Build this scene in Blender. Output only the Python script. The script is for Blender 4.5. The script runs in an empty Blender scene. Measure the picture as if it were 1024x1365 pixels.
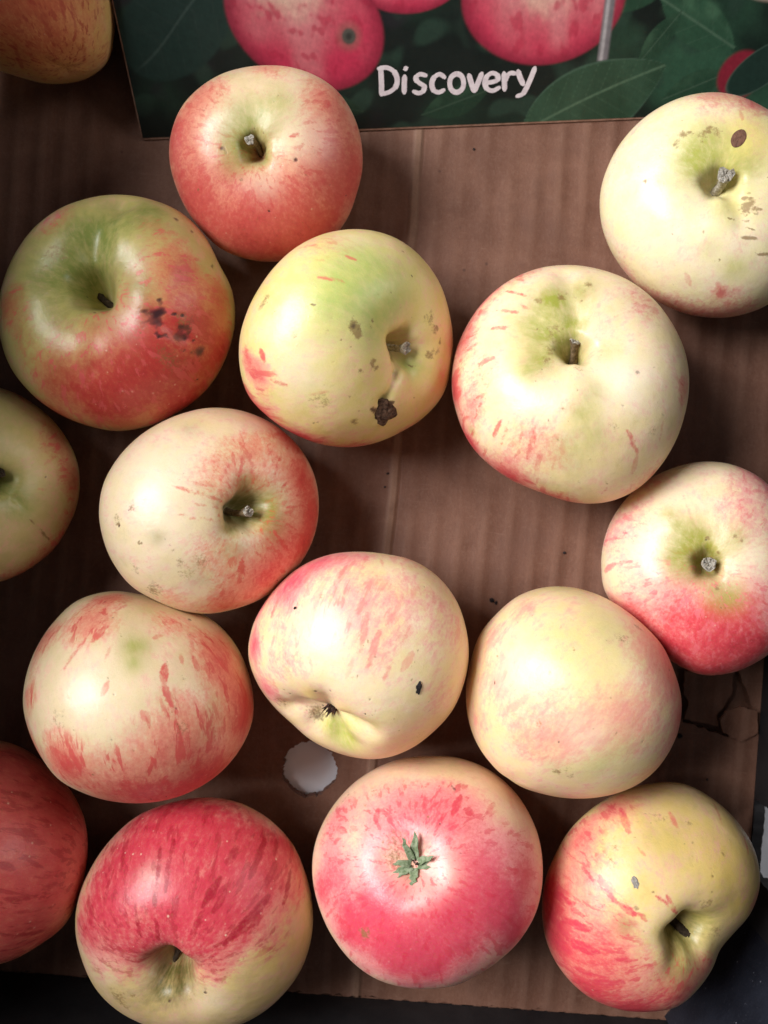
import bpy, bmesh, math, random
import numpy as np
from mathutils import Vector, Matrix

random.seed(4); np.random.seed(4)
MM = .001
S = bpy.context.scene
COL = S.collection

# ---------------------------------------------------------------- camera, world, light, exposure
cam = bpy.data.objects.new('camera', bpy.data.cameras.new('camera'))
COL.objects.link(cam)
cam.location = (0, 0, .2975)                       # held flat above the open box, looking straight down
cam.data.sensor_fit = 'HORIZONTAL'
cam.data.angle = 2 * math.atan(512 / 1050)
cam.data.clip_start = .005; cam.data.clip_end = 20
cam.data.dof.use_dof = True; cam.data.dof.focus_distance = .245; cam.data.dof.aperture_fstop = 16
S.camera = cam

world = bpy.data.worlds.new('World'); S.world = world; world.use_nodes = True
bg = world.node_tree.nodes['Background']
bg.inputs[0].default_value = (.95, .97, 1, 1); bg.inputs[1].default_value = .085


def window_light(name, at, target, w, h, power, colour):
    l = bpy.data.lights.new(name, 'AREA'); l.shape = 'RECTANGLE'; l.size = w; l.size_y = h
    l.energy = power; l.color = colour
    o = bpy.data.objects.new(name, l); COL.objects.link(o); o.location = at
    o.rotation_euler = (Vector(target) - Vector(at)).to_track_quat('-Z', 'Y').to_euler()
    return o


window_light('window_light', (-.64, .25, .70), (.05, 0, .03), .42, .48, 17, (1, .99, .98))
window_light('second_window_light', (.80, .34, .52), (0, 0, .03), .3, .45, 2.4, (1, .98, .95))

S.view_settings.view_transform = 'Standard'; S.view_settings.look = 'None'
S.view_settings.exposure = 0; S.view_settings.gamma = 1
S.cycles.max_bounces = 8; S.cycles.diffuse_bounces = 5


# ---------------------------------------------------------------- helpers
def link(name, me, parent=None, mat=None, loc=None):
    o = bpy.data.objects.new(name, me); COL.objects.link(o)
    if mat: me.materials.append(mat)
    if parent: o.parent = parent
    if loc is not None: o.location = loc
    return o


def empty(name, loc, label, cat, group=None):
    o = bpy.data.objects.new(name, None); COL.objects.link(o); o.location = loc
    o.empty_display_size = .01
    o['label'] = label; o['category'] = cat
    if group: o['group'] = group
    return o


def mesh(name, verts, faces, smooth=False):
    me = bpy.data.meshes.new(name)
    me.from_pydata([tuple(v) for v in verts], [], faces); me.update()
    if smooth: me.polygons.foreach_set('use_smooth', [True] * len(me.polygons))
    return me


class NT:
    """short-hand for building node trees"""
    def __init__(s, name):
        s.m = bpy.data.materials.new(name); s.m.use_nodes = True
        s.t = s.m.node_tree; s.n = s.t.nodes
        s.b = s.n['Principled BSDF']

    def put(s, sock, v):
        if isinstance(v, bpy.types.NodeSocket): s.t.links.new(v, sock)
        elif isinstance(v, (tuple, list)) and sock.type == 'RGBA' and len(v) == 3: sock.default_value = (*v, 1)
        else: sock.default_value = v

    def node(s, kind, props=None, **ins):
        n = s.n.new(kind)
        for k, v in (props or {}).items(): setattr(n, k, v)
        for k, v in ins.items(): s.put(n.inputs[k.replace('_', ' ')], v)
        return n

    def math(s, op, a, b=0., c=0., clamp=False):
        n = s.n.new('ShaderNodeMath'); n.operation = op; n.use_clamp = clamp
        s.put(n.inputs[0], a); s.put(n.inputs[1], b); s.put(n.inputs[2], c)
        return n.outputs[0]

    def step(s, x, lo, hi, a=0., b=1.):
        n = s.n.new('ShaderNodeMapRange'); n.interpolation_type = 'SMOOTHSTEP'
        for i, v in enumerate((x, lo, hi, a, b)): s.put(n.inputs[i], v)
        return n.outputs[0]

    def mix(s, f, a, b, mode='MIX'):
        n = s.n.new('ShaderNodeMix'); n.data_type = 'RGBA'; n.blend_type = mode
        s.put(n.inputs[0], f); s.put(n.inputs[6], a); s.put(n.inputs[7], b)
        return n.outputs[2]

    def noise(s, vec, scale, detail=2., rough=.5, dist=0.):
        n = s.node('ShaderNodeTexNoise', Vector=vec, Scale=scale, Detail=detail, Roughness=rough, Distortion=dist)
        return n.outputs['Fac']

    def voro(s, vec, scale, rnd=1.):
        n = s.node('ShaderNodeTexVoronoi', Vector=vec, Scale=scale, Randomness=rnd)
        return n.outputs['Distance'], n.outputs['Color']

    def vmul(s, vec, m):
        n = s.n.new('ShaderNodeVectorMath'); n.operation = 'MULTIPLY'
        s.put(n.inputs[0], vec); n.inputs[1].default_value = m
        return n.outputs[0]

    def bump(s, h, strength, dist, normal=None):
        n = s.node('ShaderNodeBump', Height=h, Strength=strength, Distance=dist)
        if normal: s.put(n.inputs['Normal'], normal)
        return n.outputs[0]

    def out(s, **k):
        for a, v in k.items(): s.put(s.b.inputs[a.replace('_', ' ')], v)
        return s.m


# ---------------------------------------------------------------- materials
def obj_mm(t):
    return t.vmul(t.node('ShaderNodeTexCoord').outputs['Object'], (1000, 1000, 1000))


def cardboard_material():
    t = NT('brown_cardboard'); p = obj_mm(t)
    sep = t.node('ShaderNodeSeparateXYZ', Vector=p).outputs
    sway = t.math('MULTIPLY', t.noise(t.vmul(p, (.3, 1, 1)), .02, 1), 3)
    xx = t.math('ADD', sep[0], sway)
    # flutes of the corrugated sheet, about 9 mm apart, and one old crease
    flute = t.math('MULTIPLY', t.math('SINE', t.math('MULTIPLY', xx, 2 * math.pi / 9.3)), t.step(t.noise(p, .018, 2), .25, .7))
    soft = t.noise(t.vmul(p, (.35, .05, .3)), 1, 3)
    fibre = t.noise(t.vmul(p, (1.3, .9, 1)), .8, 7, .8)
    mott = t.noise(p, .055, 4, .6)
    fine = t.noise(p, 3.2, 2)
    cr = t.math('ABSOLUTE', t.math('SUBTRACT', xx, 4.2))
    crease = t.step(cr, 2.4, .6)
    edge = t.step(t.math('ABSOLUTE', t.math('SUBTRACT', xx, 6.2)), 1.0, .2)
    c = t.mix(t.step(mott, .3, .7), (.145, .062, .038), (.205, .096, .062))
    c = t.mix(t.math('MULTIPLY', t.step(flute, .1, .8), .22), c, (.34, .19, .135))
    c = t.mix(t.math('MULTIPLY', t.step(soft, .45, .72), .05), c, (.31, .19, .145))
    c = t.mix(t.math('MULTIPLY', crease, t.step(mott, .3, .6, .25, .6)), c, (.36, .22, .15))
    c = t.mix(t.math('MULTIPLY', t.step(fibre, .45, .7), .22), c, (.32, .20, .15))
    c = t.mix(t.math('MULTIPLY', t.step(fine, .45, .75), .34), c, (.09, .04, .03))
    scuff = t.noise(t.vmul(p, (.10, .9, .5)), 1, 5, .75, .6)
    c = t.mix(t.math('MULTIPLY', t.step(scuff, .58, .74), .28), c, (.36, .22, .165))
    scr = t.noise(t.vmul(p, (2.4, .16, 1)), 1, 3, .7, .8)
    c = t.mix(t.math('MULTIPLY', t.step(scr, .66, .74), .30), c, (.38, .25, .19))
    c = t.mix(t.math('MULTIPLY', t.step(t.noise(p, .028, 3, .6), .52, .72), .40), c, (.095, .042, .030))
    d, col = t.voro(p, .085)
    rim = t.math('ADD', d, t.math('MULTIPLY', t.noise(p, .8, 3), .08))
    c = t.mix(t.math('MULTIPLY', t.step(rim, .11, .06), t.step(t.node('ShaderNodeSeparateColor', Color=col).outputs[0], .6, .65, 0, .55)), c, (.055, .025, .02))
    h = t.math('ADD', t.math('MULTIPLY', flute, .24), t.math('MULTIPLY', fibre, .22))
    h = t.math('ADD', h, t.math('MULTIPLY', crease, .55))
    h = t.math('SUBTRACT', h, t.math('MULTIPLY', edge, .12))
    h = t.math('ADD', h, t.math('MULTIPLY', soft, .12))
    return t.out(Base_Color=c, Roughness=.62, Normal=t.bump(h, .9, .001), Specular_IOR_Level=.35)


def plain_material(name, a, b, scale, rough, bump=.2, speck=None, spec=.4):
    t = NT(name); p = obj_mm(t)
    f = t.noise(p, scale, 4, .6); g = t.noise(p, scale * 9, 3, .6)
    c = t.mix(t.step(f, .3, .7), a, b)
    if speck:
        d, col = t.voro(p, .45)
        gate = t.step(t.node('ShaderNodeSeparateColor', Color=col).outputs[0], .72, .76)
        c = t.mix(t.math('MULTIPLY', t.step(d, .16, .08), gate), c, speck)
        d2, col2 = t.voro(p, .09)
        c = t.mix(t.math('MULTIPLY', t.step(t.noise(p, .6, 5, .7), .58, .75), .18), c, speck)
    r = t.math('ADD', rough - .08, t.math('MULTIPLY', g, .16))
    return t.out(Base_Color=c, Roughness=r, Normal=t.bump(t.math('ADD', f, t.math('MULTIPLY', g, .4)), bump, .0006), Specular_IOR_Level=spec)


def apple_material(key, p):
    """skin of one apple: ground colour, blush and the marks stored on its skin, plus streak, dot and grain noise"""
    t = NT('apple_skin_' + p['hue'])
    o = obj_mm(t)
    A = t.node('ShaderNodeAttribute', {'attribute_name': 'skin_colour'})
    B = t.node('ShaderNodeAttribute', {'attribute_name': 'skin_marks'})
    mer = t.node('ShaderNodeAttribute', {'attribute_name': 'meridian'}).outputs['Vector']
    a = t.node('ShaderNodeSeparateColor', Color=A.outputs['Color']).outputs
    b = t.node('ShaderNodeSeparateColor', Color=B.outputs['Color']).outputs
    blush, green, russet, dark = a[0], a[1], a[2], A.outputs['Alpha']
    sdf, sstr, pale, yellow = b[0], b[1], b[2], B.outputs['Alpha']
    n1 = t.noise(t.vmul(mer, (1, 1, .3)), 19, 5, .66)      # fine streaking along the meridians
    n2 = t.noise(t.vmul(mer, (1, 1, .14)), 13, 4, .62, .3)
    n3 = t.noise(o, .16, 4, .6)
    n4 = t.noise(o, 1.1, 4, .7)
    n5 = t.noise(o, 4.5, 2, .6)
    # ground colour
    c = t.mix(t.step(n3, .3, .72), p['g0'], p['g1'])
    c = t.mix(t.math('MULTIPLY', yellow, .8), c, p['yel'])
    c = t.mix(t.step(t.noise(o, .23, 5, .65, .5), .5, .78, 0, .20), c, p['grn'])
    c = t.mix(t.math('MULTIPLY', t.step(n1, .44, .66, .25, 1), t.math('MULTIPLY', t.step(n3, .38, .66), p['flush'])), c, p['fl'])
    # blush with broken edges
    bl = t.math('ADD', blush, t.math('MULTIPLY', t.math('SUBTRACT', n1, .5), p['fray']))
    bl = t.math('ADD', bl, t.math('MULTIPLY', t.math('SUBTRACT', n3, .5), p['patch']))
    bl = t.math('ADD', bl, t.math('MULTIPLY', t.math('SUBTRACT', n4, .5), .55))
    bl = t.math('MULTIPLY', bl, t.step(blush, .02, .22))
    c = t.mix(t.step(bl, .0, .56, 0, .84), c, p['pink'])
    c = t.mix(t.step(bl, .42, 1.0, 0, .92), c, p['red'])
    c = t.mix(t.step(bl, .92, 1.35, 0, .75), c, p['deep'])
    c = t.mix(t.math('MULTIPLY', pale, t.step(n4, .25, .6, .45, .85)), c, p['pale'])
    gr = t.math('MULTIPLY', green, t.step(t.math('ADD', t.math('MULTIPLY', n2, .7), t.math('MULTIPLY', n3, .5)), .32, .82, .55, 1.2), clamp=True)
    c = t.mix(gr, c, p['grn'])
    # procedural streaks, only where there is some blush
    s2 = t.math('MULTIPLY', t.step(n2, .54, .62), t.step(blush, .06, .42, 0, p['streak']))
    c = t.mix(s2, c, p['line'])
    # painted streaks: ragged-edged
    sd = t.math('ADD', t.math('SUBTRACT', sdf, .5), t.math('MULTIPLY', t.math('SUBTRACT', n4, .5), .55))
    sd = t.math('ADD', sd, t.math('MULTIPLY', t.math('SUBTRACT', n1, .5), .45))
    c = t.mix(t.math('MULTIPLY', t.math('MULTIPLY', t.step(sd, -.08, .26), t.step(n1, .32, .58, .5, 1)), sstr), c, p['line'])
    # pale dots in the blush, tan ones in the ground
    d, col = t.voro(o, .34)
    rr = t.node('ShaderNodeSeparateColor', Color=col).outputs
    dot = t.math('MULTIPLY', t.step(d, t.math('MULTIPLY', rr[1], .21), .0), t.step(rr[0], .45, .55))
    c = t.mix(t.math('MULTIPLY', dot, t.step(bl, .35, .9, 0, p['dots'])), c, (.84, .60, .43))
    d2, col2 = t.voro(o, .22)
    r2 = t.node('ShaderNodeSeparateColor', Color=col2).outputs
    dot2 = t.math('MULTIPLY', t.step(d2, t.math('MULTIPLY', r2[1], .10), .0), t.step(r2[0], .5, .6))
    c = t.mix(t.math('MULTIPLY', dot2, t.step(bl, .5, .1, .0, .6)), c, (.26, .22, .06))
    # mottling, russet and dark spots
    c = t.mix(t.step(n4, .48, .8, 0, .20), c, (.55, .36, .13))
    c = t.mix(t.step(n5, .5, .8, 0, .16), c, (.36, .19, .08))
    ru = t.math('ADD', russet, t.math('MULTIPLY', t.math('SUBTRACT', n4, .5), 1.7))
    c = t.mix(t.math('MULTIPLY', t.step(ru, .12, .75), t.step(russet, .01, .2, 0, .75)), c, p['rus'])
    dk = t.math('ADD', dark, t.math('MULTIPLY', t.math('SUBTRACT', n4, .5), 1.0))
    c = t.mix(t.math('MULTIPLY', t.step(dk, .12, .62), t.math('MULTIPLY', dark, 1.05, clamp=True)), c, p['spot'])
    rough = t.math('ADD', .25, t.math('MULTIPLY', n4, .2))
    rough = t.math('ADD', rough, t.math('MULTIPLY', russet, .25), clamp=True)
    h = t.math('ADD', t.math('MULTIPLY', n4, .12), t.math('MULTIPLY', n5, .05))
    h = t.math('SUBTRACT', h, t.math('MULTIPLY', dk, .25))
    h = t.math('ADD', h, t.math('MULTIPLY', t.noise(o, .09, 2), .9))
    h = t.math('ADD', h, t.math('MULTIPLY', dot, .10))
    t.b.subsurface_method = 'RANDOM_WALK'
    return t.out(Base_Color=c, Roughness=rough, Specular_IOR_Level=.46, Normal=t.bump(h, .8, .0007),
                 Subsurface_Weight=.12, Subsurface_Radius=(1, .42, .16), Subsurface_Scale=.005)


CARDBOARD = cardboard_material()
CARD_EDGE = plain_material('torn_cardboard', (.20, .10, .065), (.32, .18, .125), .2, .8, .5)
NAVY = plain_material('navy_printed_cardboard', (.010, .011, .018), (.016, .018, .028), .1, .5, .5, (.16, .16, .19))
DARK = plain_material('dark_printed_cardboard', (.012, .011, .013), (.02, .018, .02), .08, .6, .3)
FIBRE = plain_material('white_paper_fibre', (.55, .55, .56), (.7, .7, .72), .8, .9, .6)
TABLE = plain_material('pale_grey_tabletop', (.82, .82, .88), (.88, .88, .94), .03, .5, .1)
WOOD = plain_material('brown_stem', (.13, .085, .04), (.30, .21, .12), .9, .75, 1.2, None, .25)
DARKWOOD = plain_material('dark_stem', (.035, .025, .015), (.09, .06, .04), .9, .8, 1.2, None, .2)
PALEWOOD = plain_material('pale_stem', (.34, .28, .18), (.66, .62, .52), 1.0, .8, 1.2, None, .25)
TIP = plain_material('cut_stem_end', (.45, .38, .29), (.80, .76, .68), 1.6, .85, 1.5, None, .2)
BARK = plain_material('corky_scab', (.05, .026, .018), (.24, .14, .09), .9, .9, 2.0, None, .2)
SCAB = plain_material('black_scab', (.006, .005, .006), (.03, .025, .03), 1.4, .5, 1.5)
SPOT = plain_material('brown_blemish', (.13, .055, .035), (.22, .10, .06), .9, .45, .8)
GREYSCAB = plain_material('grey_scab', (.30, .27, .24), (.48, .44, .40), 1.2, .8, 1.0)
SEPAL = plain_material('grey_green_sepal', (.16, .22, .11), (.36, .41, .27), .9, .75, .8, None, .25)
DRYCALYX = plain_material('dried_calyx', (.03, .015, .014), (.14, .08, .06), 1.1, .85, 1.5, None, .2)

# ---------------------------------------------------------------- the setting: tabletop and box
TH = math.radians(-4.2)


def box_pt(x, y, z=0.):
    c, s = math.cos(TH), math.sin(TH)
    return Vector((x * c - y * s, x * s + y * c, z)) * MM


table = link('tabletop', mesh('tabletop', [(-.9, -.9, -.0057), (.9, -.9, -.0057), (.9, .9, -.0057), (-.9, .9, -.0057)], [(0, 1, 2, 3)]), None, TABLE)
table['kind'] = 'structure'


def rag(pts, step, amp, seed):
    """walk a closed outline in small steps with a torn, wandering edge"""
    rs = np.random.RandomState(seed); out = []
    P = [np.array(p, float) for p in pts]
    for a, b in zip(P, P[1:] + P[:1]):
        L = np.linalg.norm(b - a); n = max(1, int(L / step)); d = (b - a) / max(L, 1e-6); q = np.array((-d[1], d[0]))
        for i in range(n):
            out.append(a + (b - a) * i / n + q * rs.normal() * amp * (1 if i else .3))
    return out


def circle(x, y, r, n, amp, seed):
    rs = np.random.RandomState(seed)
    return [(x + (r + rs.normal() * amp) * math.cos(k * 2 * math.pi / n), y + (r + rs.normal() * amp) * math.sin(k * 2 * math.pi / n)) for k in range(n)]


def sheet(name, outlines, thick, mat, parent):
    """flat board of some thickness with holes, made from filled outlines (mm)"""
    cu = bpy.data.curves.new(name, 'CURVE'); cu.dimensions = '2D'; cu.fill_mode = 'BOTH'; cu.extrude = thick / 2 * MM
    for o in outlines:
        sp = cu.splines.new('POLY'); sp.points.add(len(o) - 1); sp.use_cyclic_u = True
        for p, q in zip(sp.points, o): p.co = (q[0] * MM, q[1] * MM, 0, 1)
    tmp = bpy.data.objects.new(name, cu); COL.objects.link(tmp)
    dg = bpy.context.evaluated_depsgraph_get()
    me = bpy.data.meshes.new_from_object(tmp.evaluated_get(dg))
    bpy.data.objects.remove(tmp)
    me.name = name; me.materials.clear()
    return link(name, me, parent, mat)


box = empty('cardboard_box', (0, 0, -.0056), 'open brown cardboard fruit box with dark sides holding the apples', 'box')
box.rotation_euler.z = TH
XL, XR, YB, YT = -178., 147.3, -183.5, 238.
outer = [(XL, YB)] + rag([(XL + 1, YB), (XR, YB)], 2.5, .5, 3)[1:-1] + [(XR, YB), (XR, YT), (XL, YT)]


def w2b(x, y):
    c, s = math.cos(TH), math.sin(TH)
    return (x * c + y * s, -x * s + y * c)


hole = circle(*w2b(-28.2, -97.2), 10.3, 72, .33, 5)
tear = rag([w2b(*q) for q in ((110.5, -59), (133, -57), (139.5, -74), (134.5, -78.5), (134.5, -86), (127, -84), (113, -79.5), (111, -70))], 2.0, .3, 7)
fl = sheet('bottom_panel', [outer, hole, tear], 4, CARDBOARD, box); fl.location.z = .0036
low = sheet('added_vent_backing', [[w2b(*q) for q in ((100, -40), (150, -36), (146, -100), (96, -100))]], 1.4, CARDBOARD, box); low.location.z = .0008  # sheet added under the torn vent so its gaps read dark
WALL_H = 105.


def wall(name, a, b, outlines_extra=(), h=WALL_H, mat=DARK, thick=4.):
    L = math.hypot(b[0] - a[0], b[1] - a[1])
    o = sheet(name, [[(0, 0), (L, 0), (L, h), (0, h)], *outlines_extra], thick, mat, box)
    d = Vector((b[0] - a[0], b[1] - a[1], 0)).normalized()
    n = Vector((d.y, -d.x, 0))
    M = Matrix((d, Vector((0, 0, 1)), n)).transposed().to_4x4()
    M.translation = (Vector((a[0], a[1], 0)) + n * thick / 2) * MM + Vector((0, 0, .0016))
    o.matrix_local = M
    return o


# outer faces point away from the box; each wall stands just outside the bottom panel
slot = rag([(62.5, 4.6), (90, 4.6), (90, 24), (62.5, 24)], 1.4, .35, 9)
wall('side_wall', (XR + .1, YB - 4), (XR + .1, YT + 4), [slot])
wall('side_wall', (XL - .1, YT + 4), (XL - .1, YB - 4), [rag([(70, 7), (104, 7), (104, 26), (70, 26)], 1.6, .35, 19)], 160.)  # unseen wall, raised to shade the left apples; slot added to let light through
wall('end_wall', (XL, YB - .1), (XR, YB - .1))
wall('end_wall', (XR, YT + .1), (XL, YT + .1))
# folded corner brace with its bare paper edge
ga, gb = w2b(103, -194), w2b(142.6, -146.6)
gd = Vector((gb[0] - ga[0], gb[1] - ga[1])).normalized()
g0 = (ga[0] + gd.x * 4.5, ga[1] + gd.y * 4.5)
gus = wall('corner_brace', g0, (gb[0] - gd.x * 1.2, gb[1] - gd.y * 1.2), (), 84, NAVY, 3.)
ed = sheet('paper_edge', [rag([(-.35, 4.2), (.35, 4.2), (.35, 86), (-.35, 86)], 1.2, .12, 11)], 2.6, FIBRE, box)
ed.matrix_local = gus.matrix_local.copy()
Lg = math.hypot(gb[0] - g0[0], gb[1] - g0[1])
ed.location = gus.matrix_local @ Vector(((Lg - .8) * MM, 0, 0))
# torn vent: two flaps of the board lifted out of the cut


def flap(name, pts, z0, tilt_dir, tilt, mat, seed):
    pts = [w2b(*q) for q in pts]
    cx = sum(p[0] for p in pts) / len(pts); cy = sum(p[1] for p in pts) / len(pts)
    rim = rag(pts, 1.6, .22, seed); bm = bmesh.new()
    def zz(x, y):
        s = (x - cx) * tilt_dir[0] + (y - cy) * tilt_dir[1]
        return z0 + s * tilt + .012 * s * s
    top = [bm.verts.new((x * MM, y * MM, zz(x, y) * MM)) for x, y in rim]
    mid = [bm.verts.new(((cx + (x - cx) * .55) * MM, (cy + (y - cy) * .55) * MM, zz(cx + (x - cx) * .55, cy + (y - cy) * .55) * MM)) for x, y in rim]
    c = bm.verts.new((cx * MM, cy * MM, zz(cx, cy) * MM))
    bot = [bm.verts.new((x * MM, y * MM, (zz(x, y) - 1.1) * MM)) for x, y in rim]
    n = len(rim)
    for i in range(n):
        j = (i + 1) % n
        bm.faces.new((top[i], top[j], mid[j], mid[i])); bm.faces.new((mid[i], mid[j], c)); bm.faces.new((bot[i], bot[j], top[j], top[i]))
    bm.faces.new(bot[::-1])
    bmesh.ops.recalc_face_normals(bm, faces=bm.faces)
    me = bpy.data.meshes.new(name); bm.to_mesh(me); bm.free()
    o = link(name, me, box, mat); o.location.z = .0056
    return o


flap('torn_flap', [(113.5, -60), (113, -68.5), (115, -71.5), (113.2, -78.2), (126.5, -81), (125.5, -77), (131.0, -69), (132, -58)], -.3, (1, .2), -.02, CARDBOARD, 21)
flap('torn_flap', [(125.6, -77.4), (127.5, -74), (132.5, -72.3), (139.6, -74.5), (140.2, -83), (133.5, -86.2), (127.0, -82.6)], 3.0, (-.4, .9), .22, CARDBOARD, 22)
# crumbs of dirt lying on the board
bm = bmesh.new(); rs = np.random.RandomState(8)
for x, y, r in ((40.6, -33.2, 1.0), (42.2, -34.3, .7), (1.4, 14.5, .5), (.3, 9.5, .4), (68, -15.5, .6), (113, 78.5, .8), (34, 137, .5), (111.6, -84.6, 1.0), (122, -101, .5)):
    m = bmesh.ops.create_icosphere(bm, subdivisions=1, radius=r * MM)['verts']
    for v in m:
        v.co *= 1 + rs.uniform(-.35, .35); v.co.z *= .6; v.co += Vector((x, y, r * .4)) * MM
me = bpy.data.meshes.new('dirt_crumbs'); bm.to_mesh(me); bm.free()
cr = link('dirt_crumbs', me, None, SCAB)
cr['kind'] = 'stuff'; cr['label'] = 'dark dirt crumbs scattered on the bare cardboard'; cr['category'] = 'dirt'

# ---------------------------------------------------------------- the printed card leaning at the back
LAM, TW = math.radians(49.6), math.radians(2.4)
CX_, CU = Vector((math.cos(TW), math.sin(TW), 0)), Vector((-math.sin(TW) * math.sin(LAM), math.cos(TW) * math.sin(LAM), math.cos(LAM)))
CN = CX_.cross(CU)
card = empty('printed_card', Vector((-91.2, 140.5, 1.0)) * MM, 'dark green printed card with a picture of red apples, leaning behind the apples', 'card')
card.matrix_world = Matrix.Translation(card.location) @ Matrix((CX_, CU, CN)).transposed().to_4x4()
CW, CH = 246., 122.
bd = sheet('board', [[(1.2, -.4), (CW, -.4), (CW, CH), (0, CH), (0, 1.2), (.35, .05)]], 1.0, CARD_EDGE, card); bd.location.z = -.00056


def smooth(x, a, b):
    q = np.clip((x - a) / (b - a), 0, 1); return q * q * (3 - 2 * q)


def card_face():
    nx, ny = 470, 160
    x = np.linspace(.45, CW - .3, nx); y = np.concatenate([np.linspace(.25, 52, 130), np.linspace(52.8, CH - .3, 30)])
    X, Y = np.meshgrid(x, y); X = X.ravel(); Y = Y.ravel()

    def wav(k, s):
        rs = np.random.RandomState(s); o = 0
        for j in range(7):
            a = rs.uniform(0, 6.28); kk = k * rs.uniform(.6, 1.8)
            o = o + np.sin(X * math.cos(a) * kk + Y * math.sin(a) * kk + rs.uniform(0, 6.28) + .8 * np.sin(X * kk * .5 + j))
        return o / 7

    def ell(cx, cy, rx, ry, rot):
        c, s = math.cos(rot), math.sin(rot)
        u = ((X - cx) * c + (Y - cy) * s) / rx; v = (-(X - cx) * s + (Y - cy) * c) / ry
        return u, v, np.hypot(u, v)
    C = np.zeros((len(X), 3)); C[:] = (.0045, .0085, .007)

    def lay(col, m):
        nonlocal C
        m = np.clip(m, 0, 1)[:, None]; C = C * (1 - m) + np.array(col) * m
    # out-of-focus foliage
    w1, w2 = wav(.12, 1), wav(.3, 2)
    lay((.010, .028, .017), smooth(w1, -.1, .5) * .9)
    lay((.030, .085, .048), smooth(X, 160, 205) * smooth(w1 + .5 * w2, -.3, .5) * .85)
    lay((.075, .17, .095), smooth(X, 178, 205) * smooth(Y, 14, 30) * smooth(w2, .05, .5) * .55)
    lay((.02, .012, .02), smooth(w2, .2, .6) * smooth(X, 130, 80) * .5)
    lay((.02, .045, .03), smooth(wav(.35, 22), .12, .5) * .7)
    for cx, cy, rx, ry, rot, f in ((182, 42, 15, 6, .5, .8), (203, 30, 17, 7, -.5, 1.), (212, 45, 14, 6, .3, .9), (118, 8, 13, 5, .3, .5), (190, 26, 10, 4, .9, .7), (206, 10, 12, 5, .35, .7), (70, 9, 14, 5, -.2, .35), (132, 44, 8, 5, 1., .5)):
        u, v, r = ell(cx, cy, rx, ry, rot); v2 = v / np.maximum(1 - u * u, .08)
        m = smooth(np.abs(v2) + .0 * r, 1.08, .9) * (np.abs(u) < 1)
        lay((.024 * f, .070 * f, .038 * f), m * .85)
        lay((.055 * f, .125 * f, .070 * f), m * smooth(v, -.1, .6) * smooth(wav(.5, int(cx)), -.4, .5) * .7)
        lay((.08 * f, .14 * f, .09 * f), m * smooth(np.abs(v), .09, 0) * .8)
        lay((.06 * f, .11 * f, .07 * f), m * smooth(np.abs(np.sin(u * 8 + 3 * np.abs(v))), .2, 0) * .35)
    # leaf at the left with a pale midrib
    u, v, r = ell(20, 36, 23, 15, .55)
    lay((.012, .030, .024), smooth(r, 1.02, .92))
    lay((.04, .065, .055), smooth(np.abs(v - .18 * np.sin(u * 2)), .05, .0) * smooth(r, 1, .7) * .8)
    lay((.03, .045, .038), smooth(np.abs(np.sin(u * 9 + 3 * np.abs(v))), .18, 0) * smooth(r, 1, .8) * .3)
    lay((.004, .006, .005), smooth(Y, 16, 5) * smooth(X, 52, 40) * .8)
    # three printed apples

    def printed_apple(cx, cy, rx, ry, rot, light, seed):
        u, v, r = ell(cx, cy, rx, ry, rot)
        st = wav(.55, seed) + .6 * wav(1.4, seed + 5)
        m = smooth(r, 1.02, .965)
        q = np.hypot(u - light[0], v - light[1])
        col = np.zeros_like(C); col[:] = (.50, .030, .075)
        def lp(col, c, f): f = np.clip(f, 0, 1)[:, None]; return col * (1 - f) + np.array(c) * f
        col = lp(col, (.58, .19, .20), smooth(q, 1.15, .1) * .9)
        col = lp(col, (.62, .26, .26), smooth(wav(.22, seed + 9), -.3, .5) * smooth(r, 1.0, .6) * .45)
        col = lp(col, (.66, .46, .34), smooth(q + .22 * st, .62, .05) * .8)
        col = lp(col, (.40, .018, .050), smooth(st, .15, .5) * .55)
        col = lp(col, (.16, .010, .025), smooth(r, .72, 1.03) * .75)
        nonlocal_C(m, col)
        return u, v, r

    def nonlocal_C(m, col):
        nonlocal C
        C = C * (1 - m[:, None]) + col * m[:, None]
    printed_apple(101, 52, 22, 15.5, 0, (0, .2), 3)
    printed_apple(147.5, 39.5, 28.5, 20.5, -.06, (.05, .25), 4)
    u, v, r = printed_apple(65, 35.5, 28.5, 20.5, -.42, (-.35, .35), 5)
    d = np.hypot(X - 79.9, Y - 30.6)
    lay((.30, .10, .09), smooth(d, 6, 2.6) * .7)
    lay((.075, .070, .058), smooth(d, 3.0, 1.9))
    lay((.02, .02, .018), smooth(d, 1.6, .6) * .7)
    # branch
    d = np.abs(X - 170.6 - .10 * (Y - 20) * .0); t = smooth(Y, 19, 20.2)
    lay((.16, .14, .15), smooth(d, 2.2, 1.5) * t); lay((.40, .37, .38), smooth(np.abs(X - 170.1), 1.1, .1) * t * .9)
    # big leaf at the lower middle
    ax, ay, bx, by = 144., -3., 194., 17.3
    L = math.hypot(bx - ax, by - ay); c, s = (bx - ax) / L, (by - ay) / L
    q = ((X - ax) * c + (Y - ay) * s) / L; k = (-(X - ax) * s + (Y - ay) * c)
    qq = np.clip(q, 0, 1)
    wid = 12.5 * np.sin(np.pi * np.clip(qq, 0, 1) ** .8) ** .75
    side = np.where(k > 0, wid, wid * 1.35)
    e = np.abs(k) / np.maximum(side, .01)
    m = smooth(e, 1.02, .95) * (q > 0) * (q < 1)
    lay((.022, .055, .030), m * .92)
    lay((.030, .070, .040), m * smooth(wav(.25, 9), -.1, .5) * .8)
    lay((.07, .125, .075), m * smooth(np.abs(k - 1.2 * np.sin(q * 3)), .75, .1))
    vein = np.abs(np.sin((q * L - np.abs(k) * .85) * .55))
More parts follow.
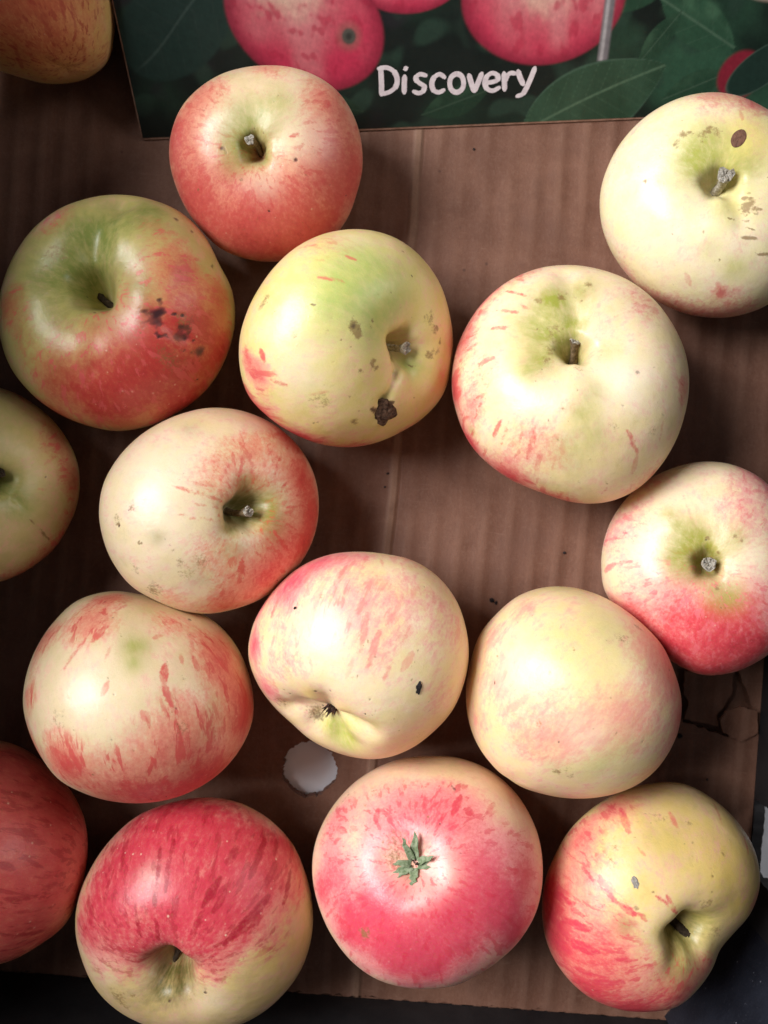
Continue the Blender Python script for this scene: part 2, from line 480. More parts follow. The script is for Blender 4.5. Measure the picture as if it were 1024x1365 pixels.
    lay((.048, .095, .055), m * smooth(vein, .16, .0) * .7)
    lay((.055, .105, .070), smooth(np.abs(e - .97), .06, .0) * (q > 0) * (q < 1) * .7)
    # small red apple and leaf at the right edge
    u, v, r = ell(222, 13, 8.5, 8.5, 0); lay((.22, .015, .030), smooth(r, 1.05, .85))
    u, v, r = ell(229, 15, 13, 6.5, .6); lay((.012, .030, .022), smooth(r, 1.03, .95)); lay((.06, .10, .075), smooth(np.abs(r - .98), .07, 0) * .6)
    u, v, r = ell(226, 40, 11, 4.5, -.1); lay((.33, .25, .20), smooth(r, 1.1, .8))
    # print grain
    C *= (1 + .16 * wav(2.2, 12) + .10 * wav(4.5, 13))[:, None]
    idx = np.arange(nx * ny).reshape(ny, nx)
    F = np.stack([idx[:-1, :-1], idx[:-1, 1:], idx[1:, 1:], idx[1:, :-1]], -1).reshape(-1, 4)
    V = np.stack([X * MM, Y * MM, np.full_like(X, .00003)], 1)
    me = grid_mesh('printed_picture', V, F, None)
    at = me.color_attributes.new('print', 'FLOAT_COLOR', 'POINT')
    at.data.foreach_set('color', np.c_[np.clip(C, 0, 1), np.ones(len(C))].astype('f').ravel())
    t = NT('printed_picture')
    pc = t.node('ShaderNodeAttribute', {'attribute_name': 'print'}).outputs['Color']
    p = obj_mm(t)
    pc = t.mix(t.step(t.noise(p, 2.4, 3, .7), .5, .85, 0, .25), pc, (.03, .03, .028))
    pc = t.mix(t.step(t.noise(p, .5, 5, .7), .62, .85, 0, .10), pc, (.25, .23, .21))
    m = t.out(Base_Color=pc, Roughness=t.math('ADD', .34, t.math('MULTIPLY', t.noise(p, .12, 3), .25)), Specular_IOR_Level=.35, Normal=t.bump(t.noise(p, .05, 2), .3, .001))
    link('printed_picture', me, card, m)


def grid_mesh(name, V, F4, F3):
    me = bpy.data.meshes.new(name)
    n4 = len(F4); n3 = 0 if F3 is None else len(F3)
    me.vertices.add(len(V)); me.vertices.foreach_set('co', np.ascontiguousarray(V, 'f').ravel())
    loops = F4.ravel() if not n3 else np.concatenate([F4.ravel(), F3.ravel()])
    me.loops.add(len(loops)); me.loops.foreach_set('vertex_index', loops.astype('i'))
    me.polygons.add(n4 + n3)
    st = np.arange(n4) * 4
    if n3: st = np.concatenate([st, n4 * 4 + np.arange(n3) * 3])
    me.polygons.foreach_set('loop_start', st.astype('i'))
    me.polygons.foreach_set('use_smooth', np.ones(n4 + n3, bool))
    me.update(calc_edges=True); me.validate()
    return me


card_face()
LETTERS = {'D': [[(90.76, 20.6), (90.8, 17.78), (90.84, 14.54), (90.74, 11.52)], [(89.88, 20.12), (92.76, 20.4), (95.31, 19.16), (96.56, 16.79), (96.07, 14.21), (93.69, 12.46), (90.45, 11.79)]], 'i': [[(99.32, 17.47), (99.13, 14.88), (99.09, 11.86)], [(99.64, 20.02), (99.78, 19.63)]], 's': [[(107.12, 17.3), (104.81, 17.77), (103.36, 16.54), (104.51, 15.07), (106.4, 13.82), (105.96, 12.26), (104.35, 11.66), (102.45, 12.26)]], 'c': [[(113.92, 16.4), (112.03, 17.51), (110.01, 16.55), (109.16, 14.5), (109.91, 12.38), (111.82, 11.64), (113.71, 12.36)]], 'o': [[(118.24, 17.4), (116.38, 16.57), (115.7, 14.52), (116.48, 12.26), (118.41, 11.39), (120.28, 12.38), (120.79, 14.46), (120.0, 16.56), (118.24, 17.4)]], 'v': [[(122.59, 16.98), (123.56, 14.35), (124.7, 11.42)], [(127.34, 17.32), (126.17, 14.51), (124.85, 11.42)]], 'e': [[(129.1, 14.14), (131.42, 14.32), (133.27, 15.03), (132.73, 16.6), (130.96, 17.18), (129.28, 16.22), (128.52, 14.17), (129.5, 12.16), (131.59, 11.42), (134.01, 12.39)]], 'r': [[(135.3, 17.15), (135.63, 14.42), (135.98, 11.39)], [(135.79, 14.28), (136.53, 16.07), (137.78, 16.93), (139.53, 16.74)]], 'y': [[(140.33, 17.61), (141.38, 15.24), (142.73, 12.98)], [(146.46, 18.4), (145.43, 15.48), (144.11, 12.27), (142.69, 9.94), (140.54, 9.23)]]}
INK = plain_material('white_ink', (.62, .53, .56), (.74, .66, .68), .5, .5, .1)


def smooth_path(pts, n=7):
    P = [np.array(p, float) for p in pts]
    if len(P) < 3: return [P[0] + (P[-1] - P[0]) * k / 4 for k in range(5)]
    closed = np.allclose(P[0], P[-1]); out = []
    for i in range(len(P) - 1):
        p1, p2 = P[i], P[i + 1]
        p0 = P[i - 1] if i else (P[-2] if closed else 2 * p1 - p2)
        p3 = P[i + 2] if i + 2 < len(P) else (P[1] if closed else 2 * p2 - p1)
        for k in range(n):
            q = k / n
            out.append(p1 + .5 * q * (p2 - p0 + q * (2 * p0 - 5 * p1 + 4 * p2 - p3 + q * (3 * (p1 - p2) + p3 - p0))))
    return out + [P[-1]]


for ch in 'Discovery':
    V, F = [], []
    for si, st in enumerate(LETTERS[ch]):
        pa = smooth_path(st); z = .10 + .03 * si
        dot = ch == 'i' and si == 1
        for k, p in enumerate(pa):
            d = pa[min(k + 1, len(pa) - 1)] - pa[max(k - 1, 0)]; d = d / (np.linalg.norm(d) + 1e-9); q = np.array((-d[1], d[0]))
            end = min(k, len(pa) - 1 - k)
            w = (.96 if abs(d[1]) > .7 else .74) * (1.2 if dot else 1) * (.66, .92, 1)[min(end, 2)]
            if np.allclose(st[0], st[-1]): w = .88
            b = len(V)
            zz = z + .0008 * k
            V += [(*(p + q * w) * MM, zz * MM), (*(p - q * w) * MM, zz * MM)]
            if k: F.append((b - 2, b - 1, b + 1, b))
        # rounded ends
        for k, sg in ((0, -1), (len(pa) - 1, 1)):
            if np.allclose(st[0], st[-1]): continue
            d = (pa[-1] - pa[-2]) if sg > 0 else (pa[1] - pa[0]); d = d / np.linalg.norm(d); q = np.array((-d[1], d[0]))
            w = .60 * (1.25 if dot else 1); b0 = len(V) - 2 if sg > 0 and False else None
            base = len(V); p = pa[k]; zz = z + .0008 * k + .0004
            for a in range(7):
                an = -math.pi / 2 + math.pi * a / 6
                V.append((*(p + q * w * math.sin(an) + sg * d * w * .8 * math.cos(an)) * MM, zz * MM))
            F.append(tuple(range(base, base + 7)) if sg < 0 else tuple(range(base + 6, base - 1, -1)))
    me = mesh('letter', V, F)
    link('letter', me, card, INK)

# ---------------------------------------------------------------- apples
def lumps(n, seed, amp):
    # smooth irregularity of a grown fruit: a few broad waves over the unit sphere
    rs = np.random.RandomState(seed)
    out = np.zeros(len(n))
    for j in range(9):
        k = rs.normal(size=3); k *= rs.uniform(1.2, 3.6) / np.linalg.norm(k)
        out += rs.uniform(.4, 1) / (1 + .5 * j) * np.sin(n @ k + rs.uniform(0, 6.28))
    return amp * out


def grid_angles(NT, NP):
    x = np.linspace(0, 1, NT + 1)[1:-1]
    t = math.pi * (x - .45 * np.sin(2 * math.pi * x) / (2 * math.pi))
    ph = np.arange(NP) * 2 * math.pi / NP
    T, P = np.meshgrid(t, ph, indexing='ij')
    return np.concatenate([[0.], T.ravel(), [math.pi]]), np.concatenate([[0.], P.ravel(), [0.]])


def axis_frame(u):
    u = np.array(u, float); u /= np.linalg.norm(u)
    a = np.array((0., 1., 0.)) if abs(u[1]) < .8 else np.array((1., 0., 0.))
    e1 = np.cross(a, u); e1 /= np.linalg.norm(e1)
    return e1, np.cross(u, e1), u


def grown_form(T, P, D):
    # the apple before it is pressed out of round: radius 1, stem end at +Z
    st, ct = np.sin(T), np.cos(T)
    n = np.stack([st * np.cos(P), st * np.sin(P), ct], 1)
    up = np.clip((ct + .15) / .3, 0, 1); up = up * up * (3 - 2 * up)
    rho = st * (1 + .03 * ct - .05 * np.clip(-ct, 0, 1) ** 2)
    h = D['k'] * ct
    wob = 1 + .14 * np.sin(P + D['seed']) + .10 * np.sin(2 * P + 1.7 * D['seed']) + .06 * np.sin(5 * P)
    h = h - up * (D['d1'] * np.exp(-(rho / (D['w1'] * wob)) ** 2) + D['d2'] * np.exp(-(rho / (D['w2'] * wob)) ** 2.4))
    pleat = 1 + D['pleat'] * np.cos(5 * P + D['seed']) * np.exp(-((rho - .25) / .15) ** 2)
    h = h + (1 - up) * D['db'] * pleat * np.exp(-(rho / D['wb']) ** 2)
    rho = rho * (1 + D['lobe'] * np.cos(5 * P + D['seed']) * st * (.35 + .65 * (1 - ct) / 2))
    m = 1 + lumps(n, D['seed'], D['lump']) * st ** .5
    return np.stack([rho * m * np.cos(P), rho * m * np.sin(P), h * m], 1)


def press(v, D):
    # squeeze the fruit out of round: 24 radii about the direction in which it lies
    ez = np.array(D['lie'], float); ez /= np.linalg.norm(ez)
    ex, ey, ez = axis_frame(ez)
    a, b, c = v @ ex, v @ ey, v @ ez
    f = np.arctan2(b, a) % (2 * math.pi)
    s = np.array(D['s']); N = len(s)
    q = f / (2 * math.pi) * N; i = np.floor(q).astype(int); w = q - i
    p0, p1, p2, p3 = s[(i - 1) % N], s[i % N], s[(i + 1) % N], s[(i + 2) % N]
    sv = p1 + .5 * w * (p2 - p0 + w * (2 * p0 - 5 * p1 + 4 * p2 - p3 + w * (3 * (p1 - p2) + p3 - p0)))
    rl = np.hypot(a, b) / .55
    blend = np.clip(rl, 0, 1); blend = blend * blend * (3 - 2 * blend)
    sv = D['sz'] * (1 - blend) + sv * blend
    return np.outer(a * sv, ex) + np.outer(b * sv, ey) + np.outer(c * D['sz'], ez)


def seg_dist(v, p0, p1):
    d = p1 - p0; L = d @ d
    t = np.clip(((v - p0) @ d) / L, 0, 1) if L > 1e-9 else np.zeros(len(v))
    return np.linalg.norm(v - p0 - np.outer(t, d), axis=1), t


def apple_surface(D, marks=True):
    T, P = grid_angles(D['nt'], 2 * D['nt'])
    e1, e2, u = axis_frame(D['u'])
    R = np.stack([e1, e2, u])
    v = press(grown_form(T, P, D) @ R, D)
    if marks:
        for m in D['marks']:
            if m[0] != 'N': continue
            p0, p1 = skin_points(D, [m[1:3], m[3:5]])
            d, t = seg_dist(v, p0, p1)
            fall = np.exp(-(d / (m[5] * .6)) ** 2)
            nrm = -v / np.linalg.norm(v, axis=1)[:, None]
            v = v + nrm * (fall * m[6])[:, None]
    c = np.array(D['c'])
    for nx, ny, nz, off in D['cut']:
        nn = np.array((nx, ny, nz)); over = (v + c) @ nn - off
        v = v - np.outer(np.clip(over, 0, None) , nn)
    w = v + c
    low = w[:, 2] < .25
    w[low, 2] = .25 - .02 * (.25 - w[low, 2]).clip(0, 5)
    return T, P, w - c


def skin_points(D, tp):
    tp = np.radians(np.array(tp, float))
    e1, e2, u = axis_frame(D['u'])
    return press(grown_form(tp[:, 0], tp[:, 1], D) @ np.stack([e1, e2, u]), D)


FRUIT = {
    'a1': {'nt':120,'seed':3,'c':(-122.24,177.08,31.5),'u':(-0.465,0.879,0.103),'lie':(0.357,-0.518,0.777),'sz':28.6,'s':(31.69,30.35,29.91,30.66,29.87,29.08,28.05,27.23,26.93,26.1,26.29,26.38,26.98,28.54,30.12,31.16,30.66,29.69,30.42,32.54,34.27,36.1,36.61,34.04),'k':0.86,'d1':0.03,'w1':0.4,'d2':0.0,'w2':0.15,'db':0.03,'wb':0.3,'pleat':0.2,'lobe':0.012,'lump':0.012,'cut':[(1.0,0.0,0.0,-93.6)],'stem':None,'marks':[('B',139.6,344.4,139.6,344.4,22.06,0.57),('B',171.1,60.0,171.1,60.0,15.76,0.29),('B',122.0,351.6,122.0,351.6,31.52,0.69),('B',135.5,20.4,135.5,20.4,15.76,0.57),('S',134.1,36.0,147.3,31.2,1.82,0.7),('S',147.3,322.8,153.1,280.8,1.82,0.6),('S',155.2,51.6,168.0,86.4,1.52,0.5),('S',136.9,14.4,158.3,9.6,2.12,0.7),('S',138.3,43.2,152.0,42.0,1.52,0.5),('S',144.8,345.6,160.2,313.2,1.52,0.5)]},
    'a2': {'nt':176,'seed':10,'c':(-40.69,119.87,26.24),'u':(0.003,-0.201,0.98),'lie':(0.136,-0.4,0.906),'sz':31.97,'s':(33.39,33.52,33.45,33.18,32.13,30.76,29.49,29.19,29.8,30.7,31.59,31.75,31.73,31.43,31.39,31.38,31.83,31.64,31.88,32.2,32.14,32.24,32.57,32.64),'k':0.86,'d1':0.14,'w1':0.36,'d2':0.32,'w2':0.11,'db':0.2,'wb':0.3,'pleat':0.2,'lobe':0.012,'lump':0.012,'cut':[],'stem':(-1.61,-0.09,10.88,1.3,'wood'),'marks':[('B',54.9,211.2,54.9,211.2,20.68,0.98),('B',56.4,260.4,56.4,260.4,22.06,1.0),('B',61.2,302.4,61.2,302.4,22.06,1.0),('B',64.4,348.0,64.4,348.0,19.3,0.98),('B',54.9,30.0,54.9,30.0,13.79,0.63),('B',58.0,170.4,58.0,170.4,12.41,0.86),('B',50.3,136.8,50.3,136.8,12.41,0.57),('B',35.2,274.8,35.2,274.8,13.79,0.52),('B',41.7,332.4,41.7,332.4,13.79,0.57),('B',59.6,81.6,59.6,81.6,8.27,0.4),('S',19.8,13.2,24.8,13.2,1.33,0.8),('S',44.5,301.2,61.2,302.4,1.59,1.0),('S',21.7,262.8,30.3,268.8,1.06,0.5),('S',17.9,195.6,24.8,193.2,0.8,0.5),('S',21.7,316.8,35.2,320.4,1.06,0.5),('S',28.0,285.6,36.4,285.6,1.06,0.5),('S',20.7,236.4,29.2,237.6,0.8,0.5),('D',18.8,183.6,18.8,183.6,0.85,0.8),('D',23.7,342.0,23.7,342.0,0.95,0.9),('D',32.7,63.6,32.7,63.6,0.53,0.8),('D',48.8,336.0,48.8,336.0,0.53,0.6),('D',28.0,64.8,28.0,64.8,0.42,0.6),('G',13.6,99.6,13.6,99.6,11.93,0.7),('G',8.2,189.6,8.2,189.6,8.48,0.8),('G',6.8,320.4,6.8,320.4,6.63,0.7),('G',29.2,60.0,29.2,60.0,7.42,0.5),('P',20.7,144.0,20.7,144.0,9.28,0.6),('P',26.9,7.2,26.9,7.2,10.08,0.6),('P',44.5,55.2,44.5,55.2,5.3,0.3),('P',19.8,283.2,19.8,283.2,6.63,0.5),('R',45.9,211.2,45.9,211.2,0.64,0.77),('R',51.8,302.4,51.8,302.4,0.37,0.47),('R',32.7,332.4,32.7,332.4,0.4,0.38),('R',29.2,92.4,29.2,92.4,0.29,0.36),('D',37.7,145.2,37.7,145.2,0.45,0.44),('R',8.9,58.8,8.9,58.8,0.4,0.57),('R',19.8,243.6,19.8,243.6,0.4,0.62),('R',53.3,36.0,53.3,36.0,0.34,0.54)]},
    'a3': {'nt':176,'seed':17,'c':(-90.94,67.92,28.88),'u':(0.04,0.118,0.992),'lie':(0.312,-0.233,0.921),'sz':38.28,'s':(39.29,38.65,37.7,39.73,41.01,40.2,39.19,38.55,38.48,37.99,37.08,36.59,37.09,38.09,38.87,38.73,38.93,39.98,41.29,40.65,39.11,38.9,39.17,39.39),'k':0.82,'d1':0.26,'w1':0.4,'d2':0.36,'w2':0.15,'db':0.2,'wb':0.3,'pleat':0.2,'lobe':0.02,'lump':0.018,'cut':[],'stem':(-5.28,6.15,3.91,1.5,'dark'),'marks':[('B',51.8,306.0,51.8,306.0,22.83,1.0),('B',54.9,340.8,54.9,340.8,13.43,0.98),('B',58.0,278.4,58.0,278.4,21.49,1.0),('B',41.7,10.8,41.7,10.8,12.89,0.69),('B',77.9,336.0,77.9,336.0,12.09,1.0),('B',56.4,252.0,56.4,252.0,16.12,0.63),('B',90.0,240.0,90.0,240.0,10.74,0.69),('B',47.4,193.2,47.4,193.2,9.4,0.57),('B',88.3,304.8,88.3,304.8,13.43,1.0),('B',33.9,318.0,33.9,318.0,11.28,0.92),('B',66.1,0.0,66.1,0.0,8.06,0.57),('B',45.9,122.4,45.9,122.4,9.4,0.46),('B',39.0,45.6,39.0,45.6,8.06,0.29),('G',24.8,96.0,24.8,96.0,15.5,0.95),('G',47.4,55.2,47.4,55.2,11.62,0.8),('G',10.4,141.6,10.4,141.6,15.5,1.0),('G',28.0,172.8,28.0,172.8,14.21,0.6),('G',29.2,73.2,29.2,73.2,12.91,0.7),('G',21.7,349.2,21.7,349.2,7.23,0.6),('G',40.4,220.8,40.4,220.8,15.5,0.35),('G',21.7,238.8,21.7,238.8,15.5,0.4),('Y',30.3,241.2,30.3,241.2,15.5,0.5),('Y',23.7,37.2,23.7,37.2,10.33,0.5),('P',20.7,313.2,20.7,313.2,8.27,0.6),('P',20.7,27.6,20.7,27.6,7.23,0.5),('D',33.9,331.2,33.9,331.2,3.36,1.0),('D',48.8,330.0,48.8,330.0,3.36,0.8),('D',64.4,330.0,64.4,330.0,2.84,0.85),('D',33.9,339.6,33.9,339.6,2.07,0.4),('D',54.9,45.6,54.9,45.6,1.03,0.9),('D',59.6,37.2,59.6,37.2,0.77,0.8),('D',66.1,18.0,66.1,18.0,0.65,0.8),('D',35.2,330.0,35.2,330.0,1.55,0.6),('D',51.8,340.8,51.8,340.8,2.32,0.45),('R',47.4,315.6,47.4,315.6,4.13,0.4),('R',54.9,315.6,54.9,315.6,3.62,0.4),('R',47.4,337.2,47.4,337.2,3.62,0.45),('S',13.6,328.8,23.7,324.0,1.03,0.7),('S',33.9,344.4,39.0,345.6,1.29,0.5),('R',23.7,133.2,23.7,133.2,4.13,0.4),('R',24.8,145.2,24.8,145.2,2.58,0.4),('N',17.9,99.6,47.4,78.0,8.27,3.0),('N',18.8,277.2,41.7,270.0,5.68,0.8),('N',32.7,331.2,51.8,330.0,4.13,1.0),('R',25.8,228.0,25.8,228.0,0.62,0.4),('R',17.9,118.8,17.9,118.8,0.46,0.58),('R',41.7,10.8,41.7,10.8,0.54,0.56),('D',32.7,57.6,32.7,57.6,0.49,0.74),('R',51.8,240.0,51.8,240.0,0.31,0.56),('R',36.4,250.8,36.4,250.8,0.31,0.57),('R',32.7,313.2,32.7,313.2,0.49,0.55),('R',41.7,238.8,41.7,238.8,0.44,0.52),('R',48.8,124.8,48.8,124.8,0.52,0.38),('D',7.5,187.2,7.5,187.2,0.59,0.66)]},
    'a4': {'nt':176,'seed':24,'c':(-12.84,58.52,33.21),'u':(0.735,-0.278,0.618),'lie':(0.047,-0.216,0.975),'sz':35.58,'s':(39.44,38.54,38.16,37.22,36.17,35.08,34.53,34.54,34.48,34.42,35.2,37.1,39.21,40.27,40.44,38.78,37.78,37.55,37.39,37.48,38.24,40.2,41.55,40.6),'k':0.84,'d1':0.18,'w1':0.36,'d2':0.26,'w2':0.12,'db':0.2,'wb':0.3,'pleat':0.2,'lobe':0.015,'lump':0.016,'cut':[(0.9793,-0.2024,-0.0094,12.2737)],'stem':(9.05,-2.46,5.76,1.6,'pale'),'marks':[('B',88.3,206.4,88.3,206.4,6.99,0.75),('B',105.5,232.8,105.5,232.8,9.99,1.0),('B',90.0,250.8,90.0,250.8,10.48,0.98),('B',98.7,201.6,98.7,201.6,5.49,0.69),('B',74.5,278.4,74.5,278.4,9.99,0.69),('B',58.0,307.2,58.0,307.2,8.74,0.46),('B',77.9,129.6,77.9,129.6,12.48,0.23),('B',113.9,225.6,113.9,225.6,5.49,0.92),('B',26.9,344.4,26.9,344.4,4.99,0.23),('S',66.1,152.4,50.3,146.4,1.2,0.75),('S',62.8,132.0,56.4,129.6,1.2,0.7),('S',90.0,127.2,81.3,124.8,0.96,0.5),('S',96.9,138.0,84.8,133.2,1.2,0.5),('S',86.5,194.4,83.1,199.2,2.16,0.9),('S',79.6,207.6,71.1,210.0,1.44,0.9),('S',61.2,217.2,50.3,217.2,1.2,0.6),('S',74.5,144.0,69.4,141.6,1.2,0.3),('S',93.5,213.6,86.5,213.6,1.2,0.8),('S',79.6,204.0,74.5,205.2,1.2,0.6),('S',58.0,307.2,62.8,297.6,0.96,0.6),('S',66.1,289.2,67.7,278.4,0.96,0.7),('G',51.8,152.4,51.8,152.4,15.6,0.7),('G',37.7,126.0,37.7,126.0,14.4,0.6),('G',24.8,159.6,24.8,159.6,10.8,0.65),('G',56.4,133.2,56.4,133.2,14.4,0.4),('G',8.9,308.4,8.9,308.4,5.28,0.8),('G',61.2,165.6,61.2,165.6,12.0,0.35),('Y',25.8,74.4,25.8,74.4,12.0,0.6),('Y',20.7,356.4,20.7,356.4,9.6,0.6),('Y',23.7,218.4,23.7,218.4,12.0,0.45),('Y',110.6,166.8,110.6,166.8,9.6,0.5),('Y',29.2,295.2,29.2,295.2,10.8,0.5),('P',71.1,187.2,71.1,187.2,10.8,0.55),('P',62.8,205.2,62.8,205.2,10.8,0.55),('P',71.1,117.6,71.1,117.6,8.4,0.4),('R',36.4,172.8,36.4,172.8,1.92,0.95),('R',32.7,177.6,32.7,177.6,1.44,0.9),('R',31.5,208.8,31.5,208.8,0.96,0.8),('R',23.7,202.8,23.7,202.8,1.44,0.8),('R',21.7,211.2,21.7,211.2,1.2,0.7),('R',53.3,224.4,53.3,224.4,2.64,0.45),('R',47.4,248.4,47.4,248.4,1.68,0.7),('R',95.2,170.4,95.2,170.4,1.92,0.45),('R',96.9,175.2,96.9,175.2,1.68,0.45),('R',19.8,57.6,19.8,57.6,2.4,0.5),('R',20.7,39.6,20.7,39.6,1.68,0.7),('R',14.4,0.0,14.4,0.0,1.44,0.7),('R',18.8,6.0,18.8,6.0,1.2,0.5),('R',50.3,180.0,50.3,180.0,0.96,0.3),('D',36.4,171.6,36.4,171.6,0.72,0.7),('D',56.4,190.8,56.4,190.8,0.48,0.6),('D',48.8,171.6,48.8,171.6,0.48,0.6),('D',47.4,214.8,47.4,214.8,0.48,0.7),('D',32.7,136.8,32.7,136.8,0.48,0.5),('D',45.9,199.2,45.9,199.2,0.38,0.5),('D',32.7,204.0,32.7,204.0,0.48,0.5),('C',35.2,249.6,35.2,265.2,2.88,1.0),('C',31.5,260.4,39.0,272.4,2.64,1.0),('C',30.3,253.2,25.8,264.0,2.4,1.0),('N',4.7,7.2,12.8,248.4,2.4,1.4),('N',12.8,248.4,28.0,253.2,2.64,1.2),('N',28.0,253.2,35.2,261.6,3.84,1.2),('R',66.1,186.0,66.1,186.0,0.55,0.56),('R',36.4,188.4,36.4,188.4,0.34,0.46),('R',13.6,67.2,13.6,67.2,0.41,0.64),('R',72.8,194.4,72.8,194.4,0.38,0.36),('R',40.4,122.4,40.4,122.4,0.29,0.7),('R',30.3,124.8,30.3,124.8,0.48,0.75),('R',31.5,241.2,31.5,241.2,0.48,0.61),('R',40.4,90.0,40.4,90.0,0.29,0.41),('R',74.5,223.2,74.5,223.2,0.5,0.73),('R',51.8,212.4,51.8,212.4,0.38,0.61),('R',40.4,226.8,40.4,226.8,0.55,0.36),('R',62.8,190.8,62.8,190.8,0.31,0.74),('R',22.7,296.4,22.7,296.4,0.29,0.64),('R',40.4,242.4,40.4,242.4,0.36,0.38),('D',30.3,273.6,30.3,273.6,0.36,0.38),('R',53.3,92.4,53.3,92.4,0.5,0.74)]},
